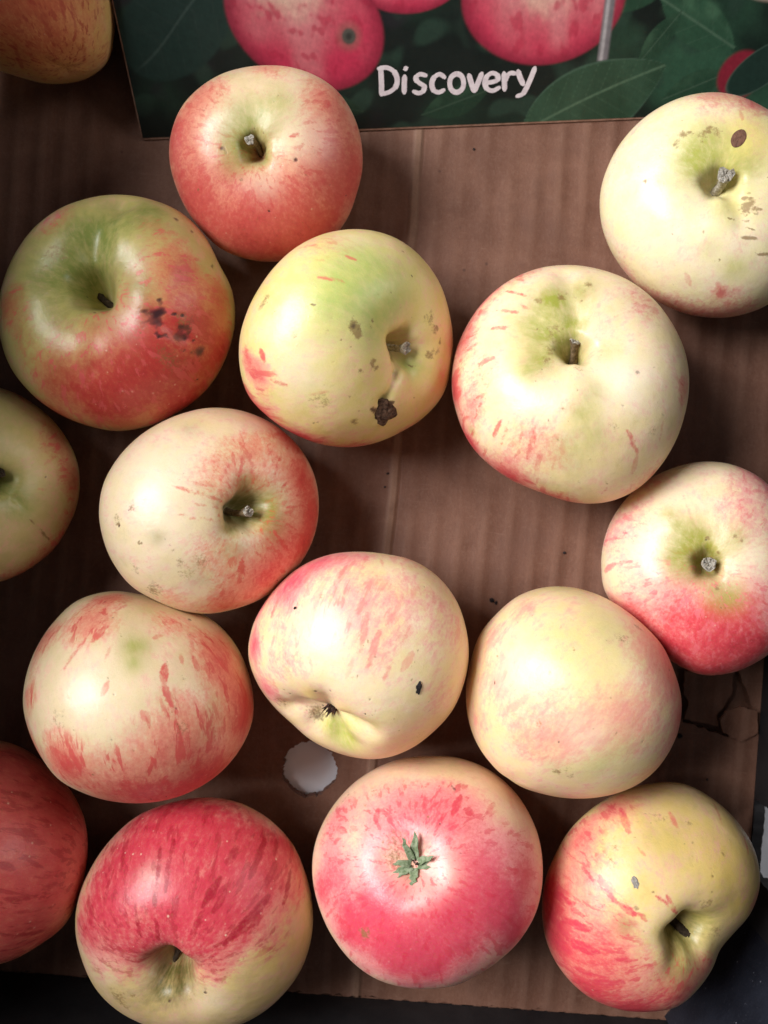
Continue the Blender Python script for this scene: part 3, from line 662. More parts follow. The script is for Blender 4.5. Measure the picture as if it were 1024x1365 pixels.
    'a5': {'nt':176,'seed':31,'c':(62.72,42.91,32.48),'u':(-0.171,0.222,0.96),'lie':(-0.227,-0.156,0.961),'sz':38.8,'s':(37.1,36.85,37.02,37.66,38.03,38.39,39.46,40.64,41.01,40.54,40.02,40.14,39.97,39.16,38.55,37.78,37.88,38.51,40.39,41.72,41.76,40.7,39.37,37.93),'k':0.86,'d1':0.17,'w1':0.42,'d2':0.32,'w2':0.095,'db':0.2,'wb':0.3,'pleat':0.2,'lobe':0.014,'lump':0.012,'cut':[],'stem':(-1.07,6.97,8.45,1.7,'wood'),'marks':[('B',71.1,134.4,71.1,134.4,12.19,0.69),('B',66.1,163.2,66.1,163.2,9.65,0.69),('B',72.8,187.2,72.8,187.2,7.62,0.98),('B',84.8,212.4,84.8,212.4,8.89,1.0),('B',86.5,238.8,86.5,238.8,10.67,1.0),('B',95.2,262.8,95.2,262.8,9.65,0.75),('B',59.6,204.0,59.6,204.0,7.11,0.46),('B',66.1,346.8,66.1,346.8,6.6,0.46),('B',84.8,303.6,84.8,303.6,10.67,0.4),('B',59.6,115.2,59.6,115.2,8.89,0.34),('B',53.3,249.6,53.3,249.6,15.24,0.29),('B',48.8,40.8,48.8,40.8,12.7,0.29),('B',44.5,192.0,44.5,192.0,12.7,0.23),('S',62.8,140.4,29.2,135.6,1.47,0.8),('S',44.5,146.4,31.5,142.8,1.47,0.7),('S',48.8,132.0,35.2,128.4,1.47,0.8),('S',41.7,159.6,31.5,156.0,1.47,0.75),('S',45.9,183.6,37.7,182.4,2.2,0.55),('S',59.6,223.2,48.8,222.0,1.71,0.8),('S',61.2,229.2,45.9,225.6,1.22,0.7),('S',53.3,237.6,47.4,236.4,1.47,0.5),('S',61.2,244.8,44.5,243.6,1.71,0.6),('S',44.5,301.2,58.0,301.2,1.71,0.7),('S',58.0,301.2,67.7,296.4,1.95,0.5),('S',23.7,42.0,37.7,36.0,0.98,0.4),('S',30.3,43.2,48.8,24.0,0.98,0.3),('S',54.9,121.2,47.4,120.0,1.47,0.6),('S',71.1,192.0,74.5,202.8,2.2,0.6),('S',62.8,157.2,59.6,153.6,1.71,0.6),('S',58.0,171.6,47.4,168.0,1.47,0.4),('S',81.3,246.0,81.3,252.0,1.95,0.7),('S',77.9,282.0,71.1,284.4,0.98,0.5),('S',93.5,219.6,86.5,229.2,2.2,0.5),('S',62.8,315.6,56.4,322.8,1.22,0.35),('G',25.8,111.6,25.8,111.6,8.3,1.0),('G',6.8,164.4,6.8,164.4,7.33,0.8),('G',2.7,62.4,2.7,62.4,5.86,0.7),('G',14.4,141.6,14.4,141.6,9.28,0.75),('G',31.5,81.6,31.5,81.6,5.86,0.6),('G',12.8,99.6,12.8,99.6,7.81,0.8),('G',15.3,195.6,15.3,195.6,6.84,0.75),('G',23.7,205.2,23.7,205.2,5.37,0.6),('G',29.2,273.6,29.2,273.6,5.86,0.6),('G',41.7,278.4,41.7,278.4,6.84,0.5),('G',44.5,266.4,44.5,266.4,7.33,0.3),('G',21.7,292.8,21.7,292.8,5.37,0.4),('G',12.0,354.0,12.0,354.0,5.86,0.3),('G',24.8,147.6,24.8,147.6,7.33,0.4),('G',56.4,267.6,56.4,267.6,10.99,0.35),('G',76.2,262.8,76.2,262.8,8.55,0.4),('G',71.1,211.2,71.1,211.2,2.93,0.5),('P',26.9,321.6,26.9,321.6,9.77,0.8),('P',31.5,224.4,31.5,224.4,7.33,0.5),('P',12.0,51.6,12.0,51.6,2.93,0.7),('Y',50.3,290.4,50.3,290.4,14.65,0.4),('Y',24.8,181.2,24.8,181.2,12.21,0.35),('R',26.9,103.2,26.9,103.2,0.98,0.8),('R',28.0,96.0,28.0,96.0,0.98,0.8),('R',26.9,90.0,26.9,90.0,0.98,0.8),('R',35.2,79.2,35.2,79.2,1.71,0.7),('R',13.6,202.8,13.6,202.8,1.71,0.6),('R',10.4,184.8,10.4,184.8,1.47,0.5),('R',8.9,274.8,8.9,274.8,1.22,0.5),('R',28.0,123.6,28.0,123.6,1.22,0.6),('R',12.8,134.4,12.8,134.4,3.42,0.35),('R',54.9,314.4,54.9,314.4,1.95,0.35),('R',40.4,294.0,40.4,294.0,1.47,0.3),('R',95.2,222.0,95.2,222.0,2.93,0.3),('D',19.8,271.2,19.8,271.2,0.39,0.7),('D',33.9,307.2,33.9,307.2,0.34,0.6),('D',54.9,325.2,54.9,325.2,0.39,0.8),('D',40.4,198.0,40.4,198.0,0.37,0.6),('D',47.4,266.4,47.4,266.4,0.34,0.6),('D',17.0,212.4,17.0,212.4,0.49,0.6),('N',16.1,88.8,43.1,94.8,6.35,1.4),('D',56.4,217.2,56.4,217.2,0.39,0.61),('R',66.1,272.4,66.1,272.4,0.44,0.8),('R',18.8,148.8,18.8,148.8,0.44,0.78),('R',39.0,348.0,39.0,348.0,0.32,0.37),('D',30.3,338.4,30.3,338.4,0.56,0.52),('R',29.2,258.0,29.2,258.0,0.54,0.66),('R',96.9,235.2,96.9,235.2,0.37,0.64),('R',67.7,284.4,67.7,284.4,0.59,0.58),('R',16.1,85.2,16.1,85.2,0.59,0.49),('D',36.4,249.6,36.4,249.6,0.29,0.63),('R',43.1,261.6,43.1,261.6,0.46,0.48),('R',33.9,264.0,33.9,264.0,0.27,0.52),('R',11.2,309.6,11.2,309.6,0.37,0.51),('R',22.7,220.8,22.7,220.8,0.34,0.7),('R',76.2,231.6,76.2,231.6,0.49,0.41),('R',39.0,266.4,39.0,266.4,0.34,0.43),('D',44.5,259.2,44.5,259.2,0.46,0.78),('D',11.2,348.0,11.2,348.0,0.29,0.68)]},
    'a6': {'nt':176,'seed':38,'c':(110.4,105.01,27.92),'u':(-0.222,-0.103,0.97),'lie':(-0.357,-0.339,0.871),'sz':35.08,'s':(32.87,32.26,32.02,32.03,32.16,33.37,34.87,35.91,36.25,36.21,36.24,36.35,35.63,34.41,33.57,33.87,34.86,36.1,37.45,38.96,40.22,39.79,37.04,34.46),'k':0.84,'d1':0.15,'w1':0.4,'d2':0.28,'w2':0.12,'db':0.2,'wb':0.3,'pleat':0.2,'lobe':0.012,'lump':0.012,'cut':[],'stem':(-1.12,1.31,10.86,2.0,'pale'),'marks':[('B',95.2,237.6,95.2,237.6,15.69,0.4),('B',88.3,264.0,88.3,264.0,15.69,0.46),('B',77.9,284.4,77.9,284.4,12.84,0.34),('B',59.6,90.0,59.6,90.0,11.41,0.4),('B',59.6,67.2,59.6,67.2,8.56,0.52),('B',56.4,273.6,56.4,273.6,3.42,0.46),('B',79.6,213.6,79.6,213.6,9.98,0.17),('S',48.8,250.8,54.9,255.6,2.19,0.35),('S',50.3,271.2,59.6,274.8,3.29,0.4),('S',44.5,75.6,37.7,70.8,1.37,0.4),('G',15.3,127.2,15.3,127.2,10.42,0.9),('G',6.1,48.0,6.1,48.0,8.78,0.7),('G',23.7,134.4,23.7,134.4,7.68,0.45),('G',18.8,97.2,18.8,97.2,9.6,0.45),('G',17.0,25.2,17.0,25.2,8.23,0.5),('G',40.4,279.6,40.4,279.6,4.39,0.6),('G',31.5,260.4,31.5,260.4,3.84,0.3),('G',29.2,171.6,29.2,171.6,2.74,0.3),('G',12.0,277.2,12.0,277.2,6.86,0.4),('Y',30.3,58.8,30.3,58.8,12.34,0.9),('Y',16.1,55.2,16.1,55.2,8.23,0.7),('Y',13.6,312.0,13.6,312.0,8.23,0.5),('P',44.5,225.6,44.5,225.6,16.46,0.5),('P',15.3,12.0,15.3,12.0,5.49,0.6),('P',40.4,159.6,40.4,159.6,10.97,0.3),('R',31.5,126.0,31.5,126.0,1.65,0.7),('R',25.8,111.6,25.8,111.6,2.19,0.5),('R',30.3,134.4,30.3,134.4,1.1,0.5),('R',17.9,318.0,17.9,318.0,2.47,0.9),('R',29.2,102.0,29.2,102.0,1.37,0.6),('R',25.8,93.6,25.8,93.6,1.65,0.5),('L',17.9,280.8,23.7,304.8,1.1,0.8),('L',21.7,289.2,28.0,302.4,0.82,0.8),('L',28.0,289.2,31.5,300.0,1.37,0.8),('L',37.7,295.2,43.1,304.8,1.1,0.8),('R',18.8,325.2,18.8,325.2,1.65,0.6),('N',6.1,48.0,22.7,294.0,4.39,0.8),('D',40.4,218.4,40.4,218.4,0.52,0.45),('R',53.3,230.4,53.3,230.4,0.38,0.55),('R',37.7,171.6,37.7,171.6,0.63,0.68),('R',36.4,270.0,36.4,270.0,0.47,0.67),('D',3.3,73.2,3.3,73.2,0.63,0.78),('R',33.9,225.6,33.9,225.6,0.47,0.61),('D',81.3,208.8,81.3,208.8,0.36,0.39),('R',9.7,153.6,9.7,153.6,0.33,0.56),('R',44.5,160.8,44.5,160.8,0.47,0.51),('R',24.8,250.8,24.8,250.8,0.36,0.55)]},
    'a7': {'nt':120,'seed':45,'c':(-136.77,9.49,28.06),'u':(0.554,0.001,0.833),'lie':(0.452,-0.031,0.891),'sz':31.32,'s':(30.28,30.91,31.12,31.3,31.77,32.92,33.81,33.6,32.16,30.42,29.24,28.53,27.68,27.68,28.66,30.62,32.84,34.62,33.93,33.18,32.28,31.58,30.37,30.05),'k':0.86,'d1':0.1,'w1':0.36,'d2':0.3,'w2':0.12,'db':0.2,'wb':0.3,'pleat':0.2,'lobe':0.012,'lump':0.012,'cut':[],'stem':(6.61,3.02,6.87,1.5,'dark'),'marks':[('B',58.0,3.6,58.0,3.6,7.8,0.69),('B',56.4,32.4,56.4,32.4,11.14,0.57),('B',79.6,312.0,79.6,312.0,11.7,0.75),('B',79.6,74.4,79.6,74.4,9.75,0.46),('B',83.1,289.2,83.1,289.2,11.7,0.8),('B',69.4,336.0,69.4,336.0,9.75,0.57),('G',6.8,333.6,6.8,333.6,12.05,0.9),('G',21.7,316.8,21.7,316.8,5.89,0.7),('G',37.7,78.0,37.7,78.0,13.39,0.45),('L',30.3,312.0,54.9,313.2,1.34,0.6),('S',25.8,351.6,51.8,354.0,1.07,0.5),('D',30.3,7.2,30.3,7.2,0.64,0.9),('Y',28.0,44.4,28.0,44.4,13.39,0.4),('S',31.5,21.6,48.8,26.4,1.07,0.4),('N',15.3,319.2,50.3,313.2,2.14,0.8)]},
    'a8': {'nt':176,'seed':52,'c':(-59.24,0.51,31.11),'u':(0.565,0.003,0.825),'lie':(0.217,-0.002,0.976),'sz':35.14,'s':(37.57,38.35,38.39,37.75,36.92,36.14,35.18,33.95,33.41,33.93,34.96,35.86,35.64,34.98,34.8,34.82,33.97,33.84,33.96,34.04,34.75,35.29,35.88,36.7),'k':0.84,'d1':0.1,'w1':0.3,'d2':0.34,'w2':0.14,'db':0.2,'wb':0.3,'pleat':0.2,'lobe':0.01,'lump':0.012,'cut':[(0.7188,-0.6947,0.0281,-7.693)],'stem':(8.94,-0.43,9.43,1.5,'wood'),'marks':[('B',23.7,112.8,23.7,112.8,11.31,0.25),('B',25.8,241.2,25.8,241.2,15.08,0.23),('B',37.7,24.0,37.7,24.0,12.07,0.92),('B',45.9,337.2,45.9,337.2,13.07,0.98),('B',40.4,292.8,40.4,292.8,13.07,0.75),('B',64.4,48.0,64.4,48.0,10.56,0.69),('B',30.3,76.8,30.3,76.8,9.55,0.46),('B',58.0,268.8,58.0,268.8,10.56,0.57),('B',45.9,0.0,45.9,0.0,10.06,0.92),('B',18.8,337.2,18.8,337.2,9.05,0.46),('B',17.0,141.6,17.0,141.6,9.05,0.25),('B',15.3,62.4,15.3,62.4,7.54,0.34),('B',71.1,238.8,71.1,238.8,10.06,0.23),('S',26.9,188.4,12.8,202.8,1.21,0.6),('S',21.7,115.2,12.8,124.8,1.21,0.5),('S',21.7,75.6,12.8,70.8,1.21,0.6),('S',39.0,160.8,24.8,160.8,1.21,0.7),('S',25.8,159.6,11.2,157.2,1.45,0.85),('S',32.7,183.6,12.0,192.0,1.45,0.8),('S',28.0,87.6,16.1,99.6,1.69,0.8),('S',23.7,100.8,16.1,103.2,0.97,0.5),('S',32.7,51.6,16.1,43.2,1.45,0.85),('S',50.3,34.8,21.7,28.8,1.69,0.9),('S',44.5,19.2,19.8,25.2,0.97,0.8),('S',22.7,3.6,44.5,3.6,1.93,0.9),('S',18.8,326.4,37.7,321.6,1.93,0.9),('S',13.6,315.6,26.9,312.0,1.21,0.7),('S',24.8,270.0,39.0,272.4,2.42,0.85),('S',17.9,344.4,32.7,342.0,1.21,0.8),('S',12.8,297.6,29.2,294.0,0.97,0.6),('S',67.7,43.2,31.5,40.8,1.45,0.8),('S',41.7,330.0,47.4,320.4,1.45,0.7),('S',24.8,172.8,12.8,175.2,0.97,0.5),('S',32.7,151.2,17.9,146.4,0.73,0.4),('S',29.2,14.4,51.8,14.4,1.21,0.7),('S',17.0,238.8,25.8,241.2,0.97,0.4),('S',66.1,37.2,64.4,30.0,1.69,0.7),('S',48.8,280.8,56.4,280.8,1.45,0.5),('G',6.1,358.8,6.1,358.8,10.64,1.0),('G',12.0,14.4,12.0,14.4,8.7,0.9),('G',10.4,240.0,10.4,240.0,6.28,0.8),('G',12.8,80.4,12.8,80.4,5.32,0.6),('G',12.8,343.2,12.8,343.2,7.25,0.7),('G',20.7,255.6,20.7,255.6,5.32,0.35),('G',45.9,198.0,45.9,198.0,3.87,0.45),('G',41.7,236.4,41.7,236.4,7.25,0.3),('G',56.4,115.2,56.4,115.2,6.04,0.3),('Y',58.0,105.6,58.0,105.6,7.25,0.3),('P',51.8,154.8,51.8,154.8,13.29,0.6),('P',41.7,186.0,41.7,186.0,10.88,0.6),('P',16.1,271.2,16.1,271.2,3.87,0.5),('R',71.1,229.2,71.1,229.2,3.14,0.5),('R',67.7,211.2,67.7,211.2,2.42,0.4),('R',44.5,231.6,44.5,231.6,4.35,0.3),('R',69.4,183.6,69.4,183.6,1.93,0.4),('R',41.7,220.8,41.7,220.8,1.21,0.5),('R',32.7,231.6,32.7,231.6,2.9,0.3),('D',59.6,180.0,59.6,180.0,0.39,0.7),('D',50.3,174.0,50.3,174.0,0.34,0.6),('D',67.7,180.0,67.7,180.0,0.34,0.5),('R',58.0,178.8,58.0,178.8,1.21,0.6),('R',54.9,189.6,54.9,189.6,0.34,0.4),('R',36.4,147.6,36.4,147.6,0.31,0.48),('R',16.1,234.0,16.1,234.0,0.36,0.41),('R',54.9,210.0,54.9,210.0,0.41,0.64),('D',48.8,190.8,48.8,190.8,0.56,0.42),('R',95.2,214.8,95.2,214.8,0.58,0.55),('D',36.4,274.8,36.4,274.8,0.27,0.56),('R',25.8,237.6,25.8,237.6,0.44,0.75),('R',30.3,260.4,30.3,260.4,0.31,0.46),('R',90.0,206.4,90.0,206.4,0.56,0.75),('D',8.9,261.6,8.9,261.6,0.41,0.4),('D',36.4,153.6,36.4,153.6,0.44,0.54),('R',11.2,271.2,11.2,271.2,0.31,0.79),('D',40.4,223.2,40.4,223.2,0.39,0.44)]},
    'a9': {'nt':176,'seed':59,'c':(-81.77,-61.54,35.35),'u':(-0.102,0.99,0.102),'lie':(0.291,0.219,0.932),'sz':35.32,'s':(38.12,36.6,36.18,36.23,36.22,37.23,39.6,42.46,42.77,40.16,37.71,35.98,34.92,34.05,34.27,35.43,35.77,36.51,37.59,38.83,40.1,41.16,41.33,40.46),'k':0.88,'d1':0.03,'w1':0.4,'d2':0.0,'w2':0.15,'db':0.02,'wb':0.3,'pleat':0.2,'lobe':0.01,'lump':0.012,'cut':[(0.3405,0.938,-0.0642,-55.9588)],'stem':None,'marks':[('B',66.1,72.0,66.1,72.0,13.48,0.69),('B',98.7,73.2,98.7,73.2,14.26,1.0),('B',128.2,52.8,128.2,52.8,16.85,1.0),('B',131.2,12.0,131.2,12.0,16.85,0.92),('B',105.5,338.4,105.5,338.4,11.67,0.92),('B',31.5,350.4,31.5,350.4,10.89,0.52),('B',40.4,298.8,40.4,298.8,10.89,0.46),('B',10.4,342.0,10.4,342.0,7.78,0.63),('B',71.1,312.0,71.1,312.0,6.74,0.46),('B',102.1,22.8,102.1,22.8,15.55,0.46),('B',88.3,37.2,88.3,37.2,12.96,0.34),('B',98.7,304.8,98.7,304.8,7.78,0.57),('B',32.7,56.4,32.7,56.4,10.37,0.29),('S',41.7,357.6,35.2,4.8,2.74,0.75),('S',32.7,1.2,16.1,20.4,1.74,0.6),('S',53.3,339.6,39.0,352.8,1.5,0.5),('S',58.0,36.0,67.7,32.4,2.74,0.9),('S',67.7,32.4,79.6,33.6,2.49,0.85),('S',67.7,2.4,61.2,6.0,1.99,0.55),('S',41.7,34.8,40.4,43.2,1.74,0.5),('S',54.9,46.8,59.6,45.6,1.74,0.5),('S',58.0,54.0,66.1,51.6,1.74,0.6),('S',76.2,66.0,88.3,61.2,1.99,0.9),('S',96.9,49.2,107.2,46.8,3.24,0.8),('S',102.1,63.6,86.5,70.8,1.25,0.6),('S',95.2,74.4,107.2,67.2,1.99,0.8),('S',64.4,78.0,72.8,73.2,1.5,0.6),('S',79.6,20.4,84.8,22.8,2.74,0.4),('S',93.5,56.4,103.8,55.2,1.5,0.7),('S',107.2,62.4,100.4,67.2,1.5,0.7),('S',96.9,331.2,105.5,340.8,3.99,0.6),('S',56.4,62.4,72.8,56.4,1.5,0.35),('S',88.3,38.4,102.1,36.0,1.5,0.4),('S',84.8,94.8,96.9,88.8,1.5,0.6),('S',108.9,21.6,100.4,26.4,2.99,0.3),('S',25.8,325.2,17.9,327.6,1.5,0.4),('S',44.5,9.6,51.8,4.8,1.25,0.35),('G',45.9,21.6,45.9,21.6,5.48,0.8),('G',54.9,19.2,54.9,19.2,3.99,0.6),('G',21.7,43.2,21.7,43.2,4.99,0.4),('P',64.4,0.0,64.4,0.0,14.96,0.5),('P',81.3,6.0,81.3,6.0,12.46,0.4),('Y',76.2,7.2,76.2,7.2,12.46,0.35),('R',91.7,34.8,91.7,34.8,2.99,0.3),('R',79.6,337.2,79.6,337.2,3.49,0.25),('D',95.2,34.8,95.2,34.8,0.65,0.9),('D',14.4,345.6,14.4,345.6,0.5,0.8),('D',36.4,80.4,36.4,80.4,0.6,0.8),('D',67.7,344.4,67.7,344.4,0.75,0.5),('D',72.8,358.8,72.8,358.8,0.5,0.4),('D',81.3,3.6,81.3,3.6,0.45,0.6),('D',67.7,43.2,67.7,43.2,0.5,0.5),('D',98.7,14.4,98.7,14.4,0.35,0.47),('D',45.9,62.4,45.9,62.4,0.42,0.61),('D',91.7,4.8,91.7,4.8,0.35,0.59),('D',67.7,8.4,67.7,8.4,0.55,0.7),('R',33.9,283.2,33.9,283.2,0.6,0.73),('R',67.7,338.4,67.7,338.4,0.32,0.38),('R',59.6,6.0,59.6,6.0,0.4,0.44),('R',39.0,1.2,39.0,1.2,0.27,0.68),('D',81.3,34.8,81.3,34.8,0.4,0.62),('D',66.1,38.4,66.1,38.4,0.47,0.54),('R',69.4,3.6,69.4,3.6,0.37,0.78),('D',29.2,8.4,29.2,8.4,0.45,0.66),('R',61.2,336.0,61.2,336.0,0.32,0.36),('R',112.3,354.0,112.3,354.0,0.52,0.47),('R',40.4,14.4,40.4,14.4,0.5,0.75),('R',88.3,33.6,88.3,33.6,0.37,0.59)]},
    'a10': {'nt':176,'seed':66,'c':(-8.69,-48.35,33.08),'u':(0.364,0.613,-0.701),'lie':(0.032,0.18,0.983),'sz':35.08,'s':(36.48,37.71,39.44,40.27,39.74,37.9,36.97,36.61,36.2,35.77,35.9,37.15,38.28,37.59,36.15,35.12,35.92,36.53,36.96,37.11,36.61,35.92,35.89,35.76),'k':0.86,'d1':0.1,'w1':0.4,'d2':0.26,'w2':0.15,'db':0.22,'wb':0.34,'pleat':0.2,'lobe':0.014,'lump':0.012,'cut':[],'stem':None,'marks':[('B',105.5,104.4,105.5,104.4,14.86,0.25),('B',86.5,139.2,86.5,139.2,14.86,0.21),('B',138.3,73.2,138.3,73.2,9.91,0.23),('B',90.0,69.6,90.0,69.6,11.89,0.92),('B',74.5,81.6,74.5,81.6,10.4,0.8),('B',122.0,40.8,122.0,40.8,7.43,0.86),('B',95.2,40.8,95.2,40.8,6.94,0.69),('B',67.7,99.6,67.7,99.6,7.93,0.46),('B',143.6,25.2,143.6,25.2,6.94,0.63),('B',79.6,164.4,79.6,164.4,9.91,0.25),('B',110.6,184.8,110.6,184.8,12.39,0.23),('B',96.9,116.4,96.9,116.4,14.86,0.25),('B',122.0,133.2,122.0,133.2,13.63,0.23),('B',53.3,123.6,53.3,123.6,9.91,0.23),('B',126.7,84.0,126.7,84.0,12.39,0.17),('S',91.7,99.6,79.6,99.6,1.67,0.75),('S',76.2,106.8,66.1,105.6,1.67,0.7),('S',112.3,60.0,100.4,63.6,1.91,0.8),('S',107.2,120.0,125.1,126.0,2.38,0.62),('S',112.3,129.6,129.7,134.4,2.62,0.62),('S',102.1,140.4,129.7,147.6,1.67,0.65),('S',110.6,150.0,120.4,152.4,2.86,0.45),('S',72.8,140.4,83.1,146.4,1.91,0.3),('S',62.8,122.4,76.2,127.2,1.19,0.4),('S',123.6,64.8,135.5,57.6,1.43,0.4),('S',122.0,54.0,136.9,33.6,1.67,0.4),('S',144.8,48.0,150.8,32.4,1.19,0.4),('S',134.1,94.8,146.1,97.2,1.19,0.3),('S',102.1,164.4,115.6,172.8,1.67,0.2),('S',66.1,112.8,74.5,116.4,1.43,0.5),('S',66.1,156.0,84.8,165.6,1.19,0.3),('S',74.5,58.8,72.8,75.6,1.67,0.4),('S',131.2,123.6,141.0,126.0,1.43,0.25),('G',161.2,252.0,161.2,252.0,7.15,1.0),('G',169.6,280.8,169.6,280.8,5.72,0.85),('G',152.0,180.0,152.0,180.0,4.76,0.6),('G',165.6,188.4,165.6,188.4,4.29,0.5),('Y',160.2,79.2,160.2,79.2,5.24,0.8),('Y',162.1,142.8,162.1,142.8,5.96,0.7),('Y',113.9,98.4,113.9,98.4,7.15,0.35),('Y',100.4,176.4,100.4,176.4,11.91,0.4),('Y',136.9,216.0,136.9,216.0,11.91,0.5),('P',125.1,100.8,125.1,100.8,13.1,0.5),('P',138.3,128.4,138.3,128.4,11.91,0.5),('R',150.8,9.6,150.8,9.6,4.29,0.45),('R',168.8,340.8,168.8,340.8,4.29,0.8),('D',168.0,324.0,168.0,324.0,2.38,0.8),('D',166.4,4.8,166.4,4.8,1.67,0.6),('D',173.9,231.6,173.9,231.6,1.43,0.6),('R',123.6,210.0,123.6,210.0,4.29,0.2),('D',174.6,308.4,174.6,308.4,1.67,0.85),('D',173.2,356.4,173.2,356.4,1.43,0.6),('D',168.8,14.4,168.8,14.4,0.95,0.6),('L',159.3,174.0,154.2,181.2,0.95,0.7),('D',156.3,182.4,156.3,182.4,0.71,0.8),('D',159.3,91.2,159.3,91.2,0.48,0.8),('D',110.6,79.2,110.6,79.2,0.48,0.9),('D',107.2,79.2,107.2,79.2,0.31,0.9),('D',83.1,130.8,83.1,130.8,0.38,0.8),('D',156.3,45.6,156.3,45.6,0.52,0.8),('D',120.4,121.2,120.4,121.2,0.29,0.6),('D',144.8,163.2,144.8,163.2,0.38,0.6),('D',120.4,187.2,120.4,187.2,0.43,0.5),('D',167.2,63.6,167.2,63.6,0.71,0.7),('N',155.2,6.0,156.3,192.0,6.43,3.2),('N',163.9,310.8,159.3,241.2,7.15,1.0),('R',120.4,160.8,120.4,160.8,0.31,0.7),('D',79.6,55.2,79.6,55.2,0.48,0.52),('D',98.7,139.2,98.7,139.2,0.26,0.4),('R',136.9,132.0,136.9,132.0,0.45,0.71),('R',152.0,46.8,152.0,46.8,0.43,0.46),('R',86.5,112.8,86.5,112.8,0.29,0.5),('D',142.3,151.2,142.3,151.2,0.57,0.64),('R',139.6,129.6,139.6,129.6,0.33,0.62),('D',103.8,158.4,103.8,158.4,0.38,0.46),('D',118.8,180.0,118.8,180.0,0.38,0.61),('R',147.3,165.6,147.3,165.6,0.4,0.64),('D',76.2,138.0,76.2,138.0,0.4,0.57),('R',139.6,177.6,139.6,177.6,0.48,0.43),('R',103.8,93.6,103.8,93.6,0.43,0.77),('R',107.2,151.2,107.2,151.2,0.48,0.73),('R',123.6,135.6,123.6,135.6,0.55,0.49),('D',163.9,94.8,163.9,94.8,0.31,0.51),('D',154.2,115.2,154.2,115.2,0.38,0.66),('R',93.5,127.2,93.5,127.2,0.52,0.72),('R',118.8,127.2,118.8,127.2,0.29,0.78),('D',131.2,175.2,131.2,175.2,0.4,0.45),('R',149.7,98.4,149.7,98.4,0.29,0.45)]},  # dark marks at the eye: dried skin, plus painted shade deepening the fold
